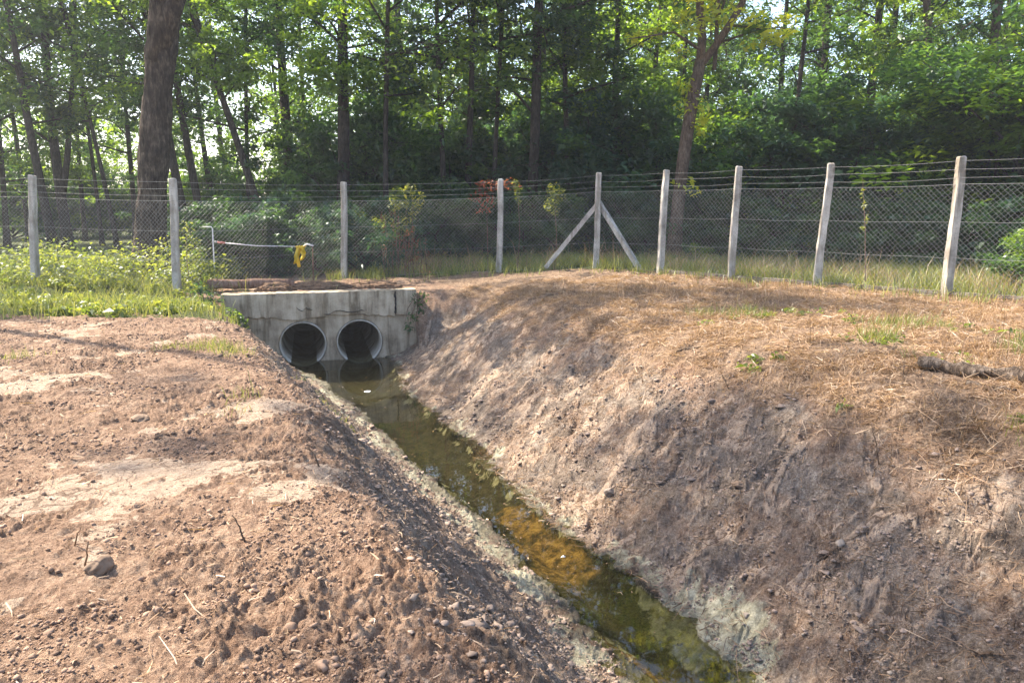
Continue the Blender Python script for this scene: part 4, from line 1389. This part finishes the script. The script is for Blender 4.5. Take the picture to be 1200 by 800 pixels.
# reddish log and earth mounds on the culvert top
def culvert_top():
    A = Vector(atd(243, 331, 16.3)); B = Vector(atd(345, 331, 16.9))
    A.z = float(z_up(np.array([A.x]), np.array([A.y]))[0]) + .13; B.z = float(z_up(np.array([B.x]), np.array([B.y]))[0]) + .13
    mb = MB(); N = 14
    mb.tube([A.lerp(B, k / (N - 1)) - A + Vector((0, 0, .01 * math.sin(k))) for k in range(N)], [.105 * (1 + .06 * math.sin(k * 2.1)) for k in range(N)], 14, True, 0, .05, 4)
    tag(link('fallen_log', mb.mesh('fallen_log', M['redlog'], True), None, A), 'reddish peeled log lying on top of the culvert', 'log')
    import bmesh
    for (px, py, d, s, lab) in ((322, 333, 16.2, (.42, .26, .20), 'dark earth heap at the end of the reddish log on the culvert'), (375, 332, 17.0, (.75, .3, .15), 'low earth ridge behind the culvert in front of the netting'),
                                (440, 334, 17.2, (.6, .3, .13), 'low earth ridge right of the white culvert post')):
        p = Vector(atd(px, py, d)); p.z = float(z_up(np.array([p.x]), np.array([p.y]))[0])
        bm = bmesh.new(); bmesh.ops.create_icosphere(bm, subdivisions=5, radius=1)
        V = np.array([v.co[:] for v in bm.verts])
        nz = fbm(V[:, 0] * 2 + px, V[:, 1] * 2 + V[:, 2], 4, 9) * .35 + np.abs(fbm(V[:, 0] * 7 + px, V[:, 1] * 7 + V[:, 2] * 5, 3, 19)) * .18
        V = V * (1 + nz)[:, None] * np.array(s)
        for v, c in zip(bm.verts, V): v.co = c
        me = bpy.data.meshes.new('earth_heap'); bm.to_mesh(me); bm.free(); me.materials.append(M['earth'])
        tag(link('earth_heap', me, None, p), lab, 'earth heap')


culvert_top()

# white bent pipe, horizontal pole and yellow rag
def barrier():
    D = 17.3
    b = Vector(atd(252, 330, D)); b.z = float(z_up(np.array([b.x]), np.array([b.y]))[0]) - .1
    P = lambda px, py, d=D: Vector(atd(px, py, d))
    root = thing('bent_pipe', 'white bent pipe post standing left of the culvert netting', 'pipe post', b)
    mb = MB(); mb.tube([b - b, P(250.5, 300) - b, P(249, 268) - b, P(247.5, 266) - b, P(231, 266) - b], .016, 8)
    link('pipe', mb.mesh('pipe', M['whitepipe'], True), root)
    mb = MB(); mb.tube([P(252, 283.5, D - .03) - b, P(254.5, 283.5, D - .05) - b], .03, 8)
    link('bracket', mb.mesh('bracket', M['wire'], True), root)
    c = P(256, 284, D - .06)
    pole = thing('barrier_pole', 'thin white horizontal pole with a faded red end behind the culvert', 'barrier pole', c)
    mb = MB(); mb.tube([P(256, 284, D - .06) - c, P(300, 288, D) - c, P(355, 289, D + .2) - c], [.013, .012, .011], 8)
    link('pole', mb.mesh('pole', M['whitepipe'], True), pole)
    mb = MB(); mb.tube([P(255, 284, D - .06) - c, P(264, 284.6, D - .05) - c], .026, 10)
    link('grip', mb.mesh('grip', M['redband'], True), pole)
    # stake holding the other end
    s = P(367, 332, D + .2); s.z = float(z_up(np.array([s.x]), np.array([s.y]))[0]) - .1
    st = thing('stake', 'thin rusty stake holding the far end of the white pole', 'stake', s)
    mb = MB(); mb.tube([(0, 0, 0), P(366.5, 288, D + .2) - s], .014, 7)
    link('shaft', mb.mesh('shaft', M['twig'], True), st)
    mb = MB(); mb.tube([P(355, 289, D + .2) - s, P(360, 286, D + .18) - s, P(367, 288, D + .17) - s], .022, 7)
    link('hook', mb.mesh('hook', M['whitepipe'], True), st)
    # rag: crumpled strips hanging over the pole
    rg_ = rg(5)
    V = []; F = []; Tn = []
    o = P(351, 289, D + .15)
    for k, (dx, ln, w) in enumerate(((-.04, .42, .09), (.0, .50, .10), (.05, .34, .10), (.09, .26, .08))):
        n = 8
        for j in range(n + 1):
            f = j / n
            y0 = -.03 + .03 * math.sin(f * 6 + k * 2); x0 = dx + .04 * math.sin(f * 4 + k * 3) - .06 * f * (1 if k < 2 else -.2)
            ww = w * (1 - .35 * f) * (.8 + .4 * rg_.random())
            z = .02 - ln * f
            V += [(x0 - ww / 2, y0 + .02 * math.sin(f * 9), z), (x0, y0 - .03, z - .01), (x0 + ww / 2, y0 + .02, z + .01)]
            Tn += [.5 + .4 * math.sin(j + k)] * 3
            if j:
                a = len(V) - 6; F += [(a, a + 1, a + 4, a + 3), (a + 1, a + 2, a + 5, a + 4)]
    me = np_mesh('rag', np.array(V), np.array(F), M['rag'], {'tone': np.clip(Tn, 0, 1)})
    me2 = link('rag', me, None, o)
    md = me2.modifiers.new('thick', 'SOLIDIFY'); md.thickness = .006
    tag(me2, 'yellow plastic rag hanging from the white pole', 'rag')


barrier()

# creepers on the fence and small plants
def clump_plant(name, C, R_, n, size, mat, label, cat, stems=None, flat=.7, stemmat='twig', mu=.5):
    base = Vector(C[0])
    base.z = float(z_up(np.array([base.x]), np.array([base.y]))[0])
    root = thing(name, label, cat, base)
    V, F, Tn = leaf_cloud(np.array([Vector(c) - base for c in C]), R_, n, size, rg(int(abs(base.x) * 997) % 9999), flat, mu, .2)
    link('leaves', np_mesh('leaves', V, F, M[mat], {'tone': Tn}), root)
    mb = MB()
    for (a, b) in (stems or []):
        a = Vector(a) - base; b = Vector(b) - base
        m_ = a.lerp(b, .5) + Vector((random.uniform(-.08, .08), random.uniform(-.05, .05), 0))
        mb.tube([a, m_, b], [.012, .009, .005], 5, False)
    if stems: link('stems', mb.mesh('stems', M[stemmat], True), root)
    return root


A = lambda px, py, d: tuple(atd(px, py, d))
clump_plant('creeper', [A(466, 226, 19), A(478, 222, 19), A(490, 232, 19), A(472, 240, 19), A(485, 244, 19), A(462, 238, 19), A(478, 256, 19), A(470, 268, 19)], np.array([.22, .14, .20]), 60, .085, 'weed',
            'yellow-green creeper heaped on the fence top right of the culvert', 'creeper', [(A(474, 322, 19), A(476, 240, 19)), (A(480, 322, 19), A(484, 235, 19))], mu=.75)
clump_plant('creeper', [A(566, 220, 19.3), A(576, 217, 19.3), A(560, 232, 19.3), A(572, 236, 19.3), A(590, 216, 19.3), A(566, 246, 19.3), A(600, 216, 19.3)], np.array([.24, .14, .18]), 36, .085, 'leaf_rust',
            'rusty brown withered creeper hanging from the fence post top', 'creeper', [(A(572, 320, 19.3), A(570, 230, 19.3))])
clump_plant('creeper', [A(607, 222, 19.2), A(608, 232, 19.2), A(604, 216, 19.2)], np.array([.10, .1, .18]), 40, .075, 'weed',
            'small green creeper beside the rusty one on the fence', 'creeper', [(A(606, 318, 19.2), A(607, 228, 19.2))])
clump_plant('creeper', [A(648, 222, 19.1), A(652, 234, 19.1), A(648, 246, 19.1), A(656, 228, 19.1), A(644, 236, 19.1)], np.array([.18, .12, .20]), 45, .085, 'weed',
            'green creeper climbing the netting left of the left brace', 'creeper', [(A(650, 316, 19.1), A(650, 236, 19.1))], mu=.6)
clump_plant('creeper', [A(1010, 226, 14.6), A(1013, 240, 14.6), A(1016, 255, 14.6), A(1010, 268, 14.6)], np.array([.05, .05, .12]), 16, .06, 'weed',
            'thin pale creeper on the netting right of the strongly leaning post', 'creeper', [(A(1014, 330, 14.6), A(1011, 208, 14.6))], mu=.9)
for k in range(9):
    px = 452 + k * 6 + random.uniform(-3, 3); d = 18.7 + random.uniform(-.2, .8)
    tp = 240 + random.uniform(0, 40)
    clump_plant('dry_weed', [A(px, tp + 20, d), A(px + 2, tp + 40, d), A(px - 2, tp + 6, d)], np.array([.06, .06, .14]), 14, .05, 'leaf_rust', 'tall dry reddish weed standing right of the culvert post', 'weed',
                [(A(px, 326, d), A(px + random.uniform(-3, 3), tp, d)), (A(px, 300, d), A(px + 5, tp + 22, d)), (A(px, 310, d), A(px - 5, tp + 30, d))])['group'] = 'dry weeds right of the culvert post'
# plant hanging on the headwall, nettle at its corner
clump_plant('plant', [A(278, 372, 14.55), A(270, 366, 14.6), A(286, 378, 14.55), A(274, 382, 14.5), A(264, 374, 14.6)], np.array([.14, .12, .12]), 40, .085, 'leaf_fresh', 'bright green leafy plant growing against the left of the headwall', 'plant',
            [(A(268, 396, 14.4), A(278, 372, 14.5)), (A(266, 396, 14.4), A(268, 368, 14.5))], .5)
clump_plant('nettle', [A(238, 350, 14.8), A(228, 354, 14.6), A(244, 360, 14.6), A(250, 352, 14.9), A(234, 340, 15)], np.array([.24, .2, .16]), 60, .085, 'leaf_dark', 'dark green nettle clump at the left end of the headwall', 'plant', None, .5, mu=.7)
clump_plant('weed_bush', [A(215, 270, 16.4), A(226, 285, 16.3), A(222, 300, 16.3), A(236, 300, 16.2), A(212, 310, 16.2), A(240, 318, 16.1), A(226, 318, 16.1), A(192, 290, 17.4), A(180, 300, 17.6), A(196, 312, 17)], np.array([.28, .24, .24]), 60, .08, 'weed',
            'yellow-green leafy weeds at the foot of the thick trunk', 'weed', [(A(222, 335, 16.2), A(218, 275, 16.3)), (A(232, 335, 16.2), A(236, 298, 16.2))], mu=.7)

us_ = r.uniform(LU.min() - .5, LU.max() + .3, 110)
fr_ = r.beta(.25, .25, 110)
v0_ = np.interp(us_, LU, LV) + .15; v1_ = np.interp(us_, RU, RV) - .12
vv_ = v0_ + (v1_ - v0_) * fr_
pf = np.c_[us_ * DV[0] + vv_ * NV[0], us_ * DV[1] + vv_ * NV[1], np.full(110, ZW + .006)]
stuff('floating_leaves', [lying(pf, .028, .009, r, .35, .02)], M['drygrass'], 'small leaves and stalks floating along the edges of the stream')
clump_plant('plant', [A(486, 352, 15.9), A(492, 362, 15.8), A(484, 372, 15.7), A(480, 384, 15.6), A(496, 348, 16)], np.array([.14, .12, .14]), 34, .07, 'leaf_dark', 'dark tangled plant overhanging the right end of the headwall', 'plant', [(A(492, 345, 15.9), A(478, 395, 15.5)), (A(496, 345, 15.9), A(486, 390, 15.5)), (A(489, 343, 15.9), A(474, 380, 15.5))], .7)
# white scraps in the water
def scrap(px, py, z, label, s=.08):
    p = at(px, py, z)
    mb = MB(); V = []; F = []
    n = 9
    for k in range(n):
        th = 2 * PI * k / n; rr_ = s * random.uniform(.6, 1.2)
        V.append((math.cos(th) * rr_ * 1.5, math.sin(th) * rr_, random.uniform(.0, .018)))
    V.append((0, 0, .025))
    F = [(k, (k + 1) % n, n) for k in range(n)] + [tuple(range(n))[::-1]]
    mb.add(V, F)
    tag(link('plastic_scrap', mb.mesh('plastic_scrap', M['litter']), None, p), label, 'litter')


scrap(430, 459, ZW + .004, 'white plastic scrap floating below the pipes', .05)
scrap(660, 653, ZW + .004, 'tiny white scrap floating in the middle of the stream', .018)

# ------------------------------------------------------------------ labels of the trees and bushes that stand in rows
from collections import defaultdict
G = defaultdict(list)
for o, noun, px, d in PEND:
    for a, b, t in BAYS:
        if a <= px < b or (b == 1700 and px >= b) or (a == -400 and px < a):
            G[(noun, t)].append((d, o)); break
ORD = ['nearest', 'second nearest', 'third nearest', 'fourth nearest', 'fifth nearest', 'sixth nearest', 'seventh nearest', 'eighth nearest']
for (noun, t), L in G.items():
    L.sort(key=lambda e: e[0])
    for i, (d, o) in enumerate(L):
        o['label'] = f'{noun} {t}' if len(L) == 1 else f'{ORD[i]} {noun} {t}'

# ------------------------------------------------------------------ haze volume, added to lift the shade and veil the wood
def haze():
    mb = MB(); mb.box((0, 180, 9.5), (1000, 520, 26.0))
    m = NT('haze'); vp = m.n('ShaderNodeVolumePrincipled', i_Density=.0009, i_Anisotropy=.25)
    vp.inputs['Color'].default_value = (.86, .91, 1, 1)
    m.l(vp.outputs[0], m.out.inputs['Volume'])
    tag(link('haze', mb.mesh('haze', m.mat)), 'thin haze added to veil the wood and lift its shade', None, None, 'stuff')


haze()

# ------------------------------------------------------------------ light, sky, camera
EL, AZ = math.radians(46), math.radians(-60)
w = bpy.data.worlds.new('World'); sc.world = w; w.use_nodes = True
nt = w.node_tree
sky = nt.nodes.new('ShaderNodeTexSky'); sky.sky_type = 'NISHITA'; sky.sun_disc = False
sky.sun_elevation = EL; sky.sun_rotation = AZ; sky.dust_density = 2.5; sky.air_density = 1.0
bg = nt.nodes['Background']; nt.links.new(sky.outputs[0], bg.inputs[0]); bg.inputs[1].default_value = .15
sun = bpy.data.lights.new('sun', 'SUN'); sun.energy = 4.9; sun.angle = math.radians(.55); sun.color = (1, .885, .72)
so = bpy.data.objects.new('sun', sun); COL.objects.link(so)
v = Vector((math.sin(AZ) * math.cos(EL), math.cos(AZ) * math.cos(EL), math.sin(EL)))
so.rotation_euler = v.to_track_quat('Z', 'Y').to_euler(); so.location = v * 60
cam = bpy.data.cameras.new('camera'); cam.sensor_width = 36; cam.lens = FPX / 1200 * 36; cam.clip_end = 2000; cam.clip_start = .05
co = bpy.data.objects.new('camera', cam); COL.objects.link(co); co.location = (0, 0, CAMZ); co.rotation_euler = (PI / 2 - PITCH, 0, 0)
sc.camera = co
sc.view_settings.view_transform = 'Standard'; sc.view_settings.look = 'None'; sc.view_settings.exposure = 1.8; sc.view_settings.gamma = 1
sc.render.engine = 'CYCLES'
cy = sc.cycles
cy.max_bounces = 8; cy.diffuse_bounces = 5; cy.glossy_bounces = 3; cy.transmission_bounces = 4; cy.transparent_max_bounces = 8
cy.use_denoising = True; cy.sample_clamp_indirect = 6; cy.caustics_reflective = False; cy.caustics_refractive = False
